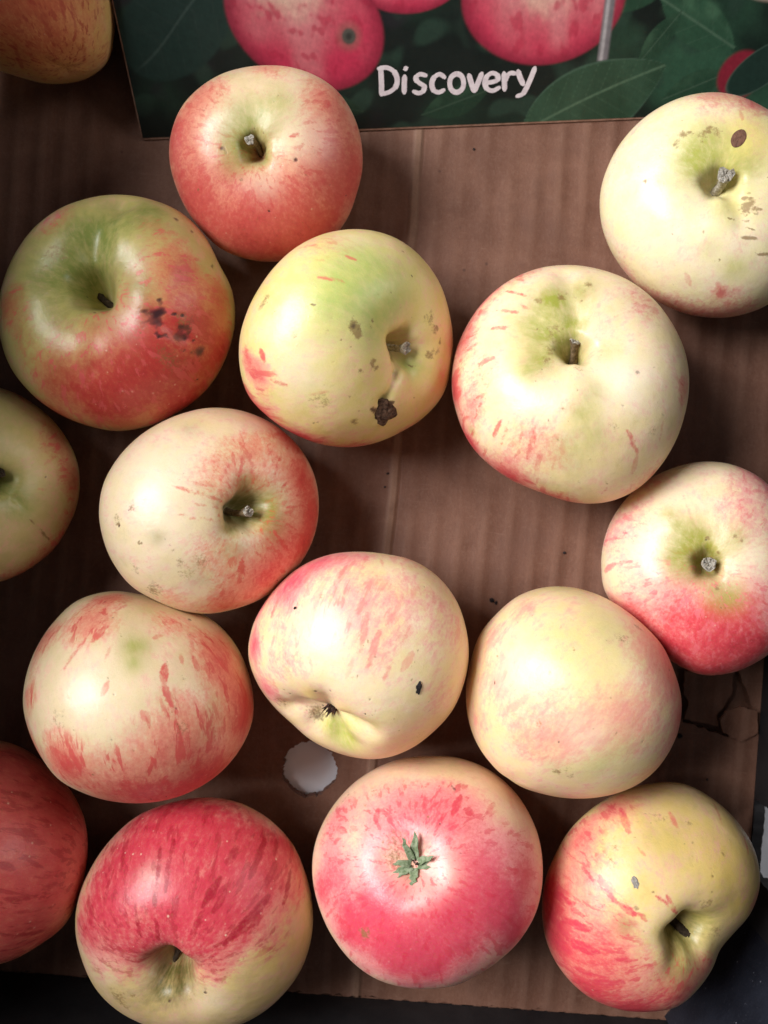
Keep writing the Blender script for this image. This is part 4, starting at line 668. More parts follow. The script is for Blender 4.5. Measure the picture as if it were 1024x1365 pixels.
    'a11': {'nt':176,'seed':73,'c':(63.35,-59.98,35.09),'u':(0.666,0.717,-0.205),'lie':(-0.229,0.217,0.949),'sz':34.5,'s':(34.37,34.68,35.75,36.11,36.4,36.91,37.24,37.35,37.13,36.49,36.95,37.36,38.75,40.37,41.65,42.14,41.09,39.02,37.43,36.23,35.27,34.35,33.73,33.9),'k':0.88,'d1':0.03,'w1':0.4,'d2':0.0,'w2':0.15,'db':0.02,'wb':0.3,'pleat':0.2,'lobe':0.01,'lump':0.012,'cut':[(0.7411,0.6624,-0.1097,33.7821)],'stem':None,'marks':[('B',51.8,190.8,51.8,190.8,10.7,0.57),('B',66.1,218.4,66.1,218.4,10.7,0.75),('B',144.8,99.6,144.8,99.6,8.15,0.23),('B',98.7,229.2,98.7,229.2,10.7,0.46),('B',102.1,91.2,102.1,91.2,8.15,0.34),('B',77.9,98.4,77.9,98.4,8.15,0.34),('B',48.8,163.2,48.8,163.2,10.7,0.4),('B',118.8,150.0,118.8,150.0,17.83,0.15),('B',118.8,124.8,118.8,124.8,12.74,0.17),('B',90.0,182.4,90.0,182.4,15.28,0.23),('S',129.7,126.0,122.0,130.8,2.69,0.5),('S',123.6,129.6,115.6,133.2,2.2,0.45),('S',134.1,138.0,129.7,138.0,1.96,0.3),('S',66.1,171.6,56.4,171.6,1.47,0.5),('S',56.4,183.6,62.8,189.6,1.47,0.4),('S',93.5,134.4,88.3,135.6,1.47,0.2),('S',64.4,152.4,56.4,152.4,1.47,0.25),('G',50.3,92.4,50.3,92.4,8.33,0.6),('G',86.5,148.8,86.5,148.8,14.7,0.35),('G',62.8,140.4,62.8,140.4,12.25,0.45),('G',86.5,124.8,86.5,124.8,9.8,0.25),('G',132.6,187.2,132.6,187.2,7.35,0.4),('G',115.6,188.4,115.6,188.4,7.35,0.45),('G',141.0,174.0,141.0,174.0,4.41,0.4),('G',103.8,186.0,103.8,186.0,6.12,0.3),('Y',81.3,136.8,81.3,136.8,17.14,0.5),('Y',144.8,99.6,144.8,99.6,9.8,0.4),('P',110.6,120.0,110.6,120.0,11.02,0.7),('P',115.6,166.8,115.6,166.8,8.57,0.45),('R',59.6,151.2,59.6,151.2,2.94,0.35),('R',40.4,154.8,40.4,154.8,1.96,0.4),('R',141.0,175.2,141.0,175.2,1.22,0.7),('R',134.1,177.6,134.1,177.6,0.98,0.5),('R',138.3,186.0,138.3,186.0,1.47,0.4),('D',102.1,134.4,102.1,134.4,0.39,0.8),('D',95.2,127.2,95.2,127.2,0.34,0.7),('D',71.1,126.0,71.1,126.0,0.29,0.6),('D',93.5,163.2,93.5,163.2,0.44,0.5),('D',103.8,169.2,103.8,169.2,0.39,0.6),('D',138.3,162.0,138.3,162.0,0.37,0.5),('D',74.5,208.8,74.5,208.8,0.49,0.5),('R',125.1,145.2,125.1,145.2,1.47,0.3),('G',122.0,188.4,122.0,188.4,3.92,0.4),('B',125.1,158.4,125.1,158.4,10.19,0.34),('B',135.5,144.0,135.5,144.0,10.19,0.29),('B',96.9,176.4,96.9,176.4,15.28,0.34),('B',120.4,106.8,120.4,106.8,10.19,0.34),('R',141.0,151.2,141.0,151.2,0.32,0.63),('R',56.4,132.0,56.4,132.0,0.32,0.37),('D',88.3,103.2,88.3,103.2,0.32,0.47),('R',22.7,148.8,22.7,148.8,0.47,0.65),('R',115.6,98.4,115.6,98.4,0.39,0.39),('R',110.6,168.0,110.6,168.0,0.39,0.59),('R',105.5,109.2,105.5,109.2,0.42,0.55),('R',84.8,136.8,84.8,136.8,0.56,0.52),('R',103.8,177.6,103.8,177.6,0.49,0.65),('D',95.2,194.4,95.2,194.4,0.51,0.78),('D',95.2,158.4,95.2,158.4,0.49,0.58),('R',110.6,103.2,110.6,103.2,0.44,0.43),('D',103.8,162.0,103.8,162.0,0.39,0.76),('R',77.9,124.8,77.9,124.8,0.32,0.5),('R',96.9,164.4,96.9,164.4,0.37,0.43),('R',122.0,160.8,122.0,160.8,0.29,0.67),('R',91.7,163.2,91.7,163.2,0.39,0.39),('D',81.3,108.0,81.3,108.0,0.29,0.58),('R',132.6,144.0,132.6,144.0,0.54,0.78),('D',126.7,159.6,126.7,159.6,0.39,0.73),('D',105.5,108.0,105.5,108.0,0.49,0.6),('R',39.0,154.8,39.0,154.8,0.32,0.54)]},
    'a12': {'nt':176,'seed':80,'c':(108.67,-19.48,28.38),'u':(-0.3,0.135,0.944),'lie':(-0.374,0.067,0.925),'sz':33.59,'s':(31.37,31.43,32.59,34.65,36.42,36.77,36.24,35.56,35.35,34.79,34.09,33.5,33.48,33.59,31.68,30.02,30.73,32.98,35.11,34.8,33.75,33.12,32.6,31.6),'k':0.86,'d1':0.14,'w1':0.38,'d2':0.3,'w2':0.1,'db':0.2,'wb':0.3,'pleat':0.2,'lobe':0.012,'lump':0.012,'cut':[],'stem':(-3.64,1.4,11.35,1.9,'tip'),'marks':[('B',19.8,253.2,19.8,253.2,16.08,0.4),('B',48.8,151.2,48.8,151.2,13.4,0.32),('B',35.2,54.0,35.2,54.0,16.08,0.37),('B',33.9,194.4,33.9,194.4,10.72,0.34),('B',67.7,244.8,67.7,244.8,14.74,1.0),('B',64.4,273.6,64.4,273.6,17.42,1.0),('B',56.4,298.8,56.4,298.8,17.42,1.0),('B',61.2,223.2,61.2,223.2,10.72,0.75),('B',35.2,278.4,35.2,278.4,13.4,0.8),('B',72.8,202.8,72.8,202.8,8.04,0.4),('B',71.1,160.8,71.1,160.8,8.04,0.46),('B',69.4,118.8,69.4,118.8,11.25,0.29),('B',69.4,58.8,69.4,58.8,11.25,0.52),('B',33.9,253.2,33.9,253.2,11.25,0.69),('B',47.4,357.6,47.4,357.6,10.72,0.46),('B',28.0,229.2,28.0,229.2,9.38,0.29),('B',31.5,322.8,31.5,322.8,10.72,0.57),('S',83.1,160.8,48.8,157.2,2.06,0.85),('S',79.6,165.6,54.9,162.0,1.55,0.6),('S',71.1,183.6,54.9,180.0,2.32,0.7),('S',56.4,180.0,41.7,178.8,1.55,0.6),('S',44.5,213.6,32.7,211.2,1.8,0.5),('S',33.9,220.8,25.8,218.4,1.55,0.55),('S',28.0,238.8,19.8,241.2,1.8,0.6),('S',41.7,270.0,25.8,274.8,1.29,0.6),('S',40.4,264.0,29.2,268.8,1.03,0.5),('S',40.4,282.0,32.7,288.0,1.03,0.4),('S',39.0,108.0,24.8,109.2,0.77,0.3),('S',41.7,70.8,23.7,70.8,0.77,0.3),('S',28.0,316.8,22.7,318.0,1.29,0.4),('S',72.8,253.2,53.3,243.6,1.29,0.4),('G',6.8,99.6,6.8,99.6,11.85,1.0),('G',1.3,40.8,1.3,40.8,7.73,0.9),('G',14.4,171.6,14.4,171.6,8.24,0.8),('G',16.1,122.4,16.1,122.4,6.7,0.7),('G',18.8,306.0,18.8,306.0,6.18,0.8),('G',15.3,283.2,15.3,283.2,6.18,0.6),('G',32.7,126.0,32.7,126.0,3.61,0.6),('G',24.8,128.4,24.8,128.4,3.09,0.6),('G',18.8,46.8,18.8,46.8,4.64,0.5),('Y',8.9,111.6,8.9,111.6,12.88,0.5),('P',21.7,8.4,21.7,8.4,10.31,0.7),('P',35.2,172.8,35.2,172.8,11.59,0.6),('P',45.9,114.0,45.9,114.0,9.02,0.4),('R',12.8,92.4,12.8,92.4,1.03,0.8),('R',18.8,48.0,18.8,48.0,1.03,0.6),('D',12.0,94.8,12.0,94.8,0.52,0.8),('R',12.8,288.0,12.8,288.0,1.03,0.4),('R',15.3,260.4,15.3,260.4,0.33,0.62),('R',14.4,288.0,14.4,288.0,0.46,0.61),('R',43.1,148.8,43.1,148.8,0.28,0.71),('R',23.7,284.4,23.7,284.4,0.39,0.76),('R',29.2,170.4,29.2,170.4,0.52,0.48),('R',7.5,51.6,7.5,51.6,0.33,0.64),('D',47.4,196.8,47.4,196.8,0.44,0.59),('R',30.3,128.4,30.3,128.4,0.36,0.72),('D',24.8,289.2,24.8,289.2,0.46,0.78),('D',26.9,76.8,26.9,76.8,0.49,0.37)]},
    'a13': {'nt':120,'seed':87,'c':(-135.57,-114.93,33.16),'u':(-0.852,0.341,0.398),'lie':(0.426,0.361,0.83),'sz':34.0,'s':(40.75,38.0,36.03,34.5,34.86,36.18,37.7,39.88,42.37,43.58,42.88,40.06,36.43,32.47,30.99,30.11,30.67,32.43,34.8,37.88,40.42,43.74,44.06,42.95),'k':0.86,'d1':0.1,'w1':0.36,'d2':0.3,'w2':0.12,'db':0.2,'wb':0.3,'pleat':0.2,'lobe':0.012,'lump':0.012,'cut':[(0.9545,-0.2957,-0.0392,-60.6794)],'stem':None,'marks':[('B',112.3,44.4,112.3,44.4,35.21,1.0),('B',120.4,6.0,120.4,6.0,29.34,1.0),('B',93.5,21.6,93.5,21.6,35.21,1.0),('B',128.2,27.6,128.2,27.6,17.6,1.0),('B',88.3,70.8,88.3,70.8,17.6,0.86),('B',120.4,333.6,120.4,333.6,17.6,0.8),('S',88.3,52.8,103.8,55.2,1.97,0.8),('S',102.1,31.2,113.9,30.0,2.26,0.6),('S',95.2,18.0,102.1,16.8,2.54,0.8),('S',110.6,14.4,129.7,18.0,1.69,0.8),('S',103.8,3.6,115.6,7.2,1.97,0.8),('S',117.2,10.8,126.7,12.0,1.69,0.7),('S',108.9,344.4,132.6,340.8,2.26,0.8),('S',110.6,358.8,126.7,1.2,1.69,0.5),('S',95.2,44.4,112.3,51.6,1.69,0.5),('S',110.6,58.8,128.2,58.8,1.69,0.5)]},
    'a14': {'nt':176,'seed':94,'c':(-64.52,-136.94,30.24),'u':(-0.034,-0.2,0.979),'lie':(0.21,0.446,0.87),'sz':37.38,'s':(40.74,41.18,42.2,42.1,41.52,40.88,40.34,40.03,39.82,38.6,37.97,38.2,37.91,37.02,36.53,35.87,35.36,35.19,35.41,36.03,37.5,39.04,40.43,40.79),'k':0.84,'d1':0.18,'w1':0.34,'d2':0.34,'w2':0.15,'db':0.2,'wb':0.3,'pleat':0.2,'lobe':0.012,'lump':0.012,'cut':[],'stem':(-4.1,-9.06,6.71,1.2,'dark'),'marks':[('B',64.4,108.0,64.4,108.0,21.22,1.0),('B',77.9,80.4,77.9,80.4,23.2,1.0),('B',76.2,52.8,76.2,52.8,17.54,1.0),('B',48.8,132.0,48.8,132.0,17.54,1.0),('B',39.0,87.6,39.0,87.6,20.37,1.0),('B',45.9,52.8,45.9,52.8,17.54,1.0),('B',91.7,34.8,91.7,34.8,11.88,0.8),('B',62.8,44.4,62.8,44.4,14.71,0.86),('B',22.7,136.8,22.7,136.8,12.45,0.75),('B',47.4,159.6,47.4,159.6,9.05,0.86),('B',23.7,48.0,23.7,48.0,11.88,0.75),('B',47.4,36.0,47.4,36.0,9.62,0.57),('B',93.5,102.0,93.5,102.0,16.98,0.92),('B',23.7,13.2,23.7,13.2,7.36,0.34),('S',64.4,97.2,41.7,98.4,2.18,0.9),('S',67.7,91.2,43.1,92.4,2.18,0.9),('S',41.7,99.6,19.8,103.2,2.18,1.0),('S',40.4,114.0,24.8,121.2,1.63,0.9),('S',54.9,62.4,40.4,64.8,2.72,0.85),('S',84.8,50.4,61.2,49.2,2.99,0.8),('S',61.2,34.8,32.7,34.8,3.54,0.9),('S',47.4,31.2,28.0,38.4,2.18,0.7),('S',36.4,15.6,12.0,334.8,1.63,0.7),('S',28.0,60.0,12.0,61.2,1.9,0.8),('S',83.1,31.2,66.1,25.2,2.18,0.8),('S',76.2,117.6,59.6,121.2,1.9,0.6),('S',62.8,126.0,47.4,136.8,1.9,0.6),('S',50.3,56.4,40.4,56.4,2.45,0.7),('S',69.4,61.2,61.2,62.4,2.72,0.6),('S',40.4,84.0,31.5,84.0,2.18,0.7),('S',77.9,40.8,64.4,39.6,2.72,0.6),('S',54.9,151.2,30.3,154.8,2.18,0.6),('S',41.7,141.6,19.8,159.6,1.63,0.6),('S',17.9,93.6,6.1,231.6,1.36,0.7),('S',19.8,110.4,9.7,174.0,1.36,0.6),('S',40.4,122.4,30.3,127.2,1.36,0.5),('S',26.9,12.0,14.4,349.2,1.36,0.4),('S',91.7,44.4,79.6,43.2,2.18,0.6),('S',36.4,62.4,26.9,64.8,1.9,0.7),('Y',51.8,7.2,51.8,7.2,16.32,0.7),('Y',33.9,346.8,33.9,346.8,16.32,0.6),('Y',19.8,236.4,19.8,236.4,16.32,0.5),('G',8.2,250.8,8.2,250.8,11.43,1.0),('G',8.2,292.8,8.2,292.8,6.8,0.7),('G',36.4,354.0,36.4,354.0,13.6,0.3),('G',61.2,18.0,61.2,18.0,13.6,0.25),('G',25.8,210.0,25.8,210.0,13.6,0.3),('R',30.3,207.6,30.3,207.6,3.81,0.5),('R',13.6,298.8,13.6,298.8,4.9,0.3),('P',24.8,325.2,24.8,325.2,8.16,0.5),('P',36.4,177.6,36.4,177.6,9.52,0.3),('P',51.8,102.0,51.8,102.0,5.44,0.35),('D',18.8,330.0,18.8,330.0,0.82,0.9),('D',14.4,264.0,14.4,264.0,0.65,0.8)]},
    'a15': {'nt':176,'seed':101,'c':(14.59,-120.83,33.46),'u':(0.195,-0.486,-0.852),'lie':(-0.05,0.416,0.908),'sz':36.92,'s':(38.49,39.29,39.33,39.63,40.09,39.73,38.33,37.98,38.2,39.09,39.54,39.32,38.64,38.02,37.83,37.16,35.81,34.33,33.69,33.85,33.23,33.35,34.74,36.91),'k':0.86,'d1':0.1,'w1':0.4,'d2':0.26,'w2':0.15,'db':0.15,'wb':0.24,'pleat':0.08,'lobe':0.02,'lump':0.012,'cut':[],'stem':None,'marks':[('B',126.7,261.6,126.7,261.6,21.43,1.0),('B',132.6,199.2,132.6,199.2,16.6,0.98),('B',134.1,315.6,134.1,315.6,16.6,0.98),('B',143.6,151.2,143.6,151.2,14.73,0.48),('B',153.1,48.0,153.1,48.0,14.73,0.48),('B',147.3,120.0,147.3,120.0,12.86,0.52),('B',132.6,356.4,132.6,356.4,11.25,0.57),('B',118.8,176.4,118.8,176.4,11.25,0.8),('B',146.1,230.4,146.1,230.4,16.07,0.98),('B',139.6,285.6,139.6,285.6,16.07,1.0),('B',107.2,205.2,107.2,205.2,11.25,0.98),('B',126.7,24.0,126.7,24.0,10.71,0.46),('B',154.2,92.4,154.2,92.4,13.39,0.57),('B',146.1,180.0,146.1,180.0,10.71,0.69),('B',153.1,314.4,153.1,314.4,12.05,0.69),('B',118.8,342.0,118.8,342.0,8.03,0.8),('S',153.1,38.4,147.3,48.0,2.06,0.7),('S',150.8,54.0,159.3,54.0,1.8,0.7),('S',153.1,96.0,146.1,96.0,2.06,0.7),('S',149.7,126.0,139.6,121.2,2.58,0.8),('S',143.6,130.8,142.3,136.8,3.09,0.8),('S',139.6,116.4,132.6,115.2,2.06,0.7),('S',134.1,118.8,131.2,118.8,1.8,0.6),('S',131.2,18.0,139.6,18.0,2.32,0.5),('S',162.1,123.6,153.1,118.8,1.55,0.6),('S',156.3,135.6,152.0,136.8,1.8,0.6),('S',141.0,152.4,136.9,152.4,1.8,0.6),('S',128.2,157.2,123.6,156.0,1.55,0.5),('S',153.1,70.8,148.5,68.4,1.29,0.5),('S',154.2,85.2,149.7,87.6,1.29,0.5),('S',131.2,358.8,139.6,357.6,1.8,0.5),('S',150.8,247.2,154.2,237.6,1.8,0.6),('S',158.3,88.8,152.0,85.2,1.03,0.5),('S',143.6,332.4,149.7,319.2,2.06,0.5),('S',134.1,180.0,123.6,176.4,2.06,0.5),('S',134.1,140.4,126.7,138.0,1.8,0.5),('S',168.0,72.0,163.0,69.6,0.77,0.4),('P',164.7,189.6,164.7,189.6,6.7,0.6),('P',165.6,250.8,165.6,250.8,7.21,0.3),('R',169.6,6.0,169.6,6.0,5.15,0.4),('R',166.4,48.0,166.4,48.0,4.12,0.3),('G',176.0,310.8,176.0,310.8,4.12,0.4),('R',134.1,52.8,134.1,52.8,2.58,0.3),('R',118.8,37.2,118.8,37.2,2.06,0.35),('L',135.5,308.4,134.1,302.4,1.55,0.5),('D',159.3,63.6,159.3,63.6,0.39,0.8),('D',157.3,122.4,157.3,122.4,0.36,0.9),('R',134.1,304.8,134.1,304.8,1.8,0.7),('Y',118.8,103.2,118.8,103.2,12.88,0.4),('Y',105.5,25.2,105.5,25.2,7.73,0.3),('R',156.3,104.4,156.3,104.4,0.52,0.77),('R',162.1,26.4,162.1,26.4,0.41,0.77),('R',122.0,78.0,122.0,78.0,0.44,0.55),('D',136.9,114.0,136.9,114.0,0.46,0.69),('R',142.3,154.8,142.3,154.8,0.31,0.43),('D',155.2,164.4,155.2,164.4,0.54,0.65),('R',115.6,55.2,115.6,55.2,0.31,0.63),('R',139.6,42.0,139.6,42.0,0.49,0.8),('D',102.1,50.4,102.1,50.4,0.39,0.49),('D',173.9,116.4,173.9,116.4,0.36,0.37)]},
    'a16': {'nt':176,'seed':108,'c':(91.51,-131.86,27.6),'u':(0.172,-0.071,0.983),'lie':(-0.291,0.42,0.86),'sz':34.56,'s':(32.54,36.51,38.75,39.19,39.36,39.91,38.67,37.4,35.76,35.02,35.36,36.14,37.35,37.76,38.23,38.32,37.99,36.53,34.78,33.47,30.96,28.83,26.86,28.41),'k':0.84,'d1':0.16,'w1':0.34,'d2':0.36,'w2':0.19,'db':0.2,'wb':0.3,'pleat':0.2,'lobe':0.02,'lump':0.014,'cut':[],'stem':(5.73,-4.89,4.93,2.0,'dark'),'marks':[('B',91.7,171.6,91.7,171.6,12.15,0.98),('B',76.2,189.6,76.2,189.6,13.88,1.0),('B',61.2,212.4,61.2,212.4,15.91,1.0),('B',54.9,241.2,54.9,241.2,15.04,1.0),('B',86.5,139.2,86.5,139.2,12.15,0.63),('B',88.3,114.0,88.3,114.0,10.41,0.52),('B',32.7,261.6,32.7,261.6,12.15,0.69),('B',58.0,157.2,58.0,157.2,13.02,0.4),('B',58.0,9.6,58.0,9.6,6.94,0.46),('B',37.7,195.6,37.7,195.6,14.46,0.46),('B',79.6,177.6,79.6,177.6,8.68,0.8),('B',47.4,181.2,47.4,181.2,11.57,0.46),('B',29.2,302.4,29.2,302.4,6.94,0.46),('S',72.8,148.8,59.6,150.0,1.67,0.85),('S',56.4,150.0,43.1,152.4,1.67,0.8),('S',43.1,152.4,35.2,152.4,2.5,0.9),('S',83.1,112.8,66.1,117.6,2.78,0.6),('S',66.1,93.6,58.0,93.6,1.95,0.55),('S',32.7,128.4,18.8,118.8,1.67,0.8),('S',30.3,120.0,16.1,117.6,1.67,0.8),('S',84.8,170.4,66.1,166.8,2.78,0.95),('S',71.1,177.6,53.3,174.0,3.06,0.9),('S',66.1,186.0,48.8,186.0,3.62,0.95),('S',40.4,188.4,30.3,190.8,1.67,0.75),('S',31.5,199.2,21.7,204.0,1.39,0.7),('S',58.0,206.4,40.4,208.8,2.78,0.8),('S',41.7,242.4,28.0,244.8,1.67,0.6),('S',79.6,62.4,62.8,63.6,1.39,0.45),('S',33.9,150.0,29.2,152.4,1.67,0.7),('S',66.1,46.8,56.4,43.2,1.67,0.5),('S',61.2,134.4,56.4,136.8,1.11,0.6),('S',91.7,163.2,86.5,171.6,2.23,0.7),('S',67.7,169.2,58.0,169.2,1.95,0.7),('S',64.4,200.4,53.3,201.6,2.5,0.6),('S',25.8,267.6,19.8,283.2,1.39,0.6),('S',36.4,244.8,22.7,247.2,1.39,0.5),('S',56.4,118.8,50.3,117.6,1.11,0.4),('S',72.8,133.2,64.4,135.6,1.11,0.4),('S',76.2,181.2,69.4,183.6,1.95,0.6),('Y',43.1,62.4,43.1,62.4,18.08,0.9),('Y',54.9,96.0,54.9,96.0,16.69,0.6),('Y',43.1,134.4,43.1,134.4,8.34,0.5),('Y',39.0,26.4,39.0,26.4,11.13,0.8),('G',8.2,282.0,8.2,282.0,11.13,0.8),('G',12.8,20.4,12.8,20.4,8.9,0.6),('G',17.0,249.6,17.0,249.6,7.79,0.7),('G',37.7,163.2,37.7,163.2,4.45,0.5),('G',19.8,8.4,19.8,8.4,7.23,0.5),('G',56.4,104.4,56.4,104.4,9.73,0.3),('G',25.8,51.6,25.8,51.6,8.34,0.25),('R',64.4,128.4,64.4,128.4,1.67,0.5),('R',21.7,62.4,21.7,62.4,2.23,0.4),('R',24.8,355.2,24.8,355.2,2.78,0.4),('R',10.4,234.0,10.4,234.0,2.23,0.3),('R',45.9,66.0,45.9,66.0,0.83,0.5),('R',64.4,99.6,64.4,99.6,2.78,0.25),('R',59.6,85.2,59.6,85.2,1.11,0.4),('D',67.7,110.4,67.7,110.4,0.47,0.36),('R',61.2,116.4,61.2,116.4,0.56,0.41),('D',33.9,74.4,33.9,74.4,0.56,0.68),('D',36.4,147.6,36.4,147.6,0.61,0.55),('D',40.4,86.4,40.4,86.4,0.58,0.53),('R',26.9,69.6,26.9,69.6,0.47,0.66),('R',48.8,105.6,48.8,105.6,0.47,0.36),('R',35.2,128.4,35.2,128.4,0.36,0.75),('R',48.8,87.6,48.8,87.6,0.47,0.51),('D',28.0,163.2,28.0,163.2,0.39,0.52),('D',37.7,75.6,37.7,75.6,0.39,0.43),('D',71.1,104.4,71.1,104.4,0.36,0.62),('D',69.4,102.0,69.4,102.0,0.45,0.49),('D',59.6,157.2,59.6,157.2,0.45,0.53),('D',53.3,176.4,53.3,176.4,0.39,0.53),('D',69.4,126.0,69.4,126.0,0.45,0.41)]},
}


CREAM = dict(fray=.75, patch=.35, fl=(.88, .40, .36), g0=(.80, .60, .33), g1=(.86, .70, .45), yel=(.80, .58, .18), pale=(.90, .78, .60), grn=(.40, .42, .10),
             pink=(.80, .25, .22), red=(.62, .045, .070), deep=(.36, .012, .026), line=(.66, .10, .10), streak=.75, dots=.5, flush=.60, spot=(.050, .015, .018), rus=(.24, .135, .045))


def hue(name, **k):
    d = dict(CREAM); d.update(k); d['hue'] = name; return d


HUES = {
    'a1': hue('amber', g0=(.74, .48, .17), g1=(.80, .56, .22), pink=(.72, .28, .11), red=(.55, .10, .05), line=(.46, .06, .04)),
    'a2': hue('rose', g0=(.80, .60, .35), pink=(.78, .24, .17), red=(.62, .075, .075), line=(.62, .08, .075), grn=(.32, .36, .08), streak=.5),
    'a3': hue('olive', g0=(.55, .46, .17), g1=(.62, .52, .22), grn=(.20, .235, .05), pink=(.66, .20, .10), red=(.52, .028, .035), deep=(.36, .012, .02), pale=(.74, .60, .42)),
    'a4': hue('lime', g0=(.76, .63, .24), g1=(.82, .70, .34), grn=(.42, .52, .13), pink=(.80, .26, .22), yel=(.72, .56, .17)),
    'a5': hue('straw', g0=(.86, .69, .39), g1=(.90, .76, .52), grn=(.34, .35, .06), pale=(.95, .88, .70)),
    'a6': hue('ivory', flush=.5, spot=(.13, .055, .035), g0=(.88, .77, .44), g1=(.92, .83, .58), grn=(.42, .43, .09), yel=(.86, .68, .16), streak=.4),
    'a7': hue('moss', g0=(.62, .50, .22), g1=(.68, .56, .28), grn=(.30, .34, .08), pink=(.60, .24, .13), red=(.45, .09, .06)),
    'a8': hue('cream', g0=(.84, .67, .40), g1=(.88, .74, .52), grn=(.26, .25, .045), pink=(.84, .25, .17), red=(.70, .07, .06), line=(.70, .09, .065), streak=.55),
    'a9': hue('blush', g0=(.78, .61, .36), g1=(.84, .69, .45), pink=(.78, .23, .16), red=(.60, .05, .055), line=(.66, .08, .075), streak=.8),
    'a10': hue('peach', g0=(.86, .68, .37), g1=(.90, .76, .50), pink=(.86, .29, .30), red=(.76, .09, .15), line=(.80, .22, .20), grn=(.48, .52, .10), yel=(.84, .62, .18), streak=.6),
    'a11': hue('apricot', flush=.85, g0=(.87, .67, .36), g1=(.90, .74, .48), pink=(.88, .34, .27), red=(.76, .12, .13), line=(.82, .34, .28), grn=(.60, .58, .22), streak=.5),
    'a12': hue('shell', g0=(.90, .73, .45), g1=(.93, .79, .56), pink=(.86, .32, .32), red=(.70, .035, .065), line=(.80, .17, .20), grn=(.34, .34, .055), streak=.6),
    'a13': hue('brick', fray=1.0, g0=(.70, .42, .22), g1=(.74, .48, .26), pink=(.68, .20, .13), red=(.56, .07, .07), line=(.36, .03, .035), deep=(.46, .04, .045), streak=.7),
    'a14': hue('crimson', fray=1.25, g0=(.70, .50, .24), g1=(.78, .60, .36), pink=(.78, .20, .20), red=(.64, .035, .075), deep=(.52, .016, .045), line=(.38, .010, .030), streak=.5, dots=.95, grn=(.13, .12, .03)),
    'a15': hue('raspberry', fray=.42, patch=.2, g0=(.86, .60, .40), g1=(.88, .64, .45), pink=(.84, .27, .29), red=(.70, .045, .10), deep=(.50, .014, .045), line=(.66, .035, .075), streak=.55, dots=.2),
    'a16': hue('gold', g0=(.84, .63, .27), g1=(.88, .70, .38), yel=(.78, .54, .12), pink=(.86, .28, .23), red=(.74, .045, .08), line=(.70, .05, .09), grn=(.26, .25, .05), streak=.6),
}

LABELS = {
    'a1': 'amber and orange apple cut by the top left corner, left of the card',
    'a2': 'rosy apple with a green stem hollow, overlapping the lower edge of the printed card',
    'a3': 'large olive green apple with a deep dark hollow and a bruised red side',
    'a4': 'yellow green apple with a brown corky scab on a crease below its stem',
    'a5': 'large pale straw apple with green rays round its stem, near the right of centre',
    'a6': 'ivory yellow apple with a brown oval spot above its stem, at the upper right',
    'a7': 'greenish apple half cut by the left edge, below the olive green bruised apple',
    'a8': 'cream apple with red rays on the right of its olive green stem hollow',
    'a9': 'blotchy cream and red apple without a stem, with a green smudge near its top',
    'a10': 'peach apple on its side with a puckered dried eye and a black scab',
    'a11': 'plain pale apricot apple without a stem, with a faint curved scar near its bottom',
    'a12': 'pale pink apple with a bright red lower side, at the right edge',
    'a13': 'dull brick red apple cut by the left edge near the bottom left corner',
    'a14': 'crimson speckled apple with a yellowish lower side, at the bottom edge',
    'a15': 'pink and red apple facing up with a star of green sepals in its middle',
    'a16': 'golden apple with red streaks and a grey scab, beside the navy corner brace',
}


def value_noise(v, k, seed):
    rs = np.random.RandomState(seed); o = np.zeros(len(v))
    for j in range(6):
        d = rs.normal(size=3); d *= k * rs.uniform(.6, 1.6) / np.linalg.norm(d); o += np.sin(v @ d + rs.uniform(0, 6.28))
    return o / 6


def paint_skin(D, T, P, v):
    n = len(v)
    keep = np.ones((6, n))                       # blush, green, russet, dark, pale, yellow: product of (1 - mark)
    slot = dict(B=0, G=1, R=2, D=3, P=4, Y=5)
    sdf = np.full(n, -1.); strength = np.zeros(n); best = np.full(n, -9.)
    wob = value_noise(v, .35, D['seed']); wob2 = value_noise(v, 1.3, D['seed'] + 1) + .7 * value_noise(v, 2.8, D['seed'] + 2)
    for m in D['marks']:
        kind, w, st = m[0], m[5], m[6]
        if kind == 'N': continue
        p0, p1 = D['_pts'][m]
        d, tt = seg_dist(v, p0, p1)
        if kind in slot:
            if kind in 'DR' and w < 4:
                q = np.clip(1.25 - (d * (1 + .75 * wob2)) / w, 0, 1)
            else:
                q = np.exp(-(d * (1 + .22 * wob) / (w * (.78 if kind in 'BGPY' else .7))) ** 2)
            keep[slot[kind]] *= 1 - np.clip(st, 0, 1) * q
        elif kind in 'LC':
            q = np.clip(1.3 - d * (1 + .2 * wob2) / (w * .42 * (.5 + np.sin(np.pi * np.clip(tt * .8 + .1, 0, 1)) * .6)), 0, 1)
            keep[2 if kind == 'L' else 3] *= 1 - abs(st) * (q if st > 0 else 0 * q) * (1 if kind == 'L' else .75)
            keep[2] *= 1 - .9 * q * abs(st)
        else:
            half = max(w * .56, .62)
            taper = .45 + .55 * np.sin(np.pi * np.clip(tt * .86 + .07, 0, 1)) if w < 4 else 1.
            g = (half * taper - d + .25 * wob2) / 1.0
            sel = g > best
            best[sel] = g[sel]; strength[sel] = st
    cov = 1 - keep
    sdf = np.clip(best * .5 + .5, 0, 1)
    # the green of the stem hollow, in uneven rays
    e1, e2, u = axis_frame(D['u'])
    A = np.stack([cov[0], cov[1], cov[2], cov[3]], 1)
    B = np.stack([sdf, strength, cov[4], cov[5]], 1)
    q = np.sqrt(np.sin(T).clip(0, 1)); mer = np.stack([np.cos(P) * q, np.sin(P) * q, T * 1.6], 1)
    return A, B, mer


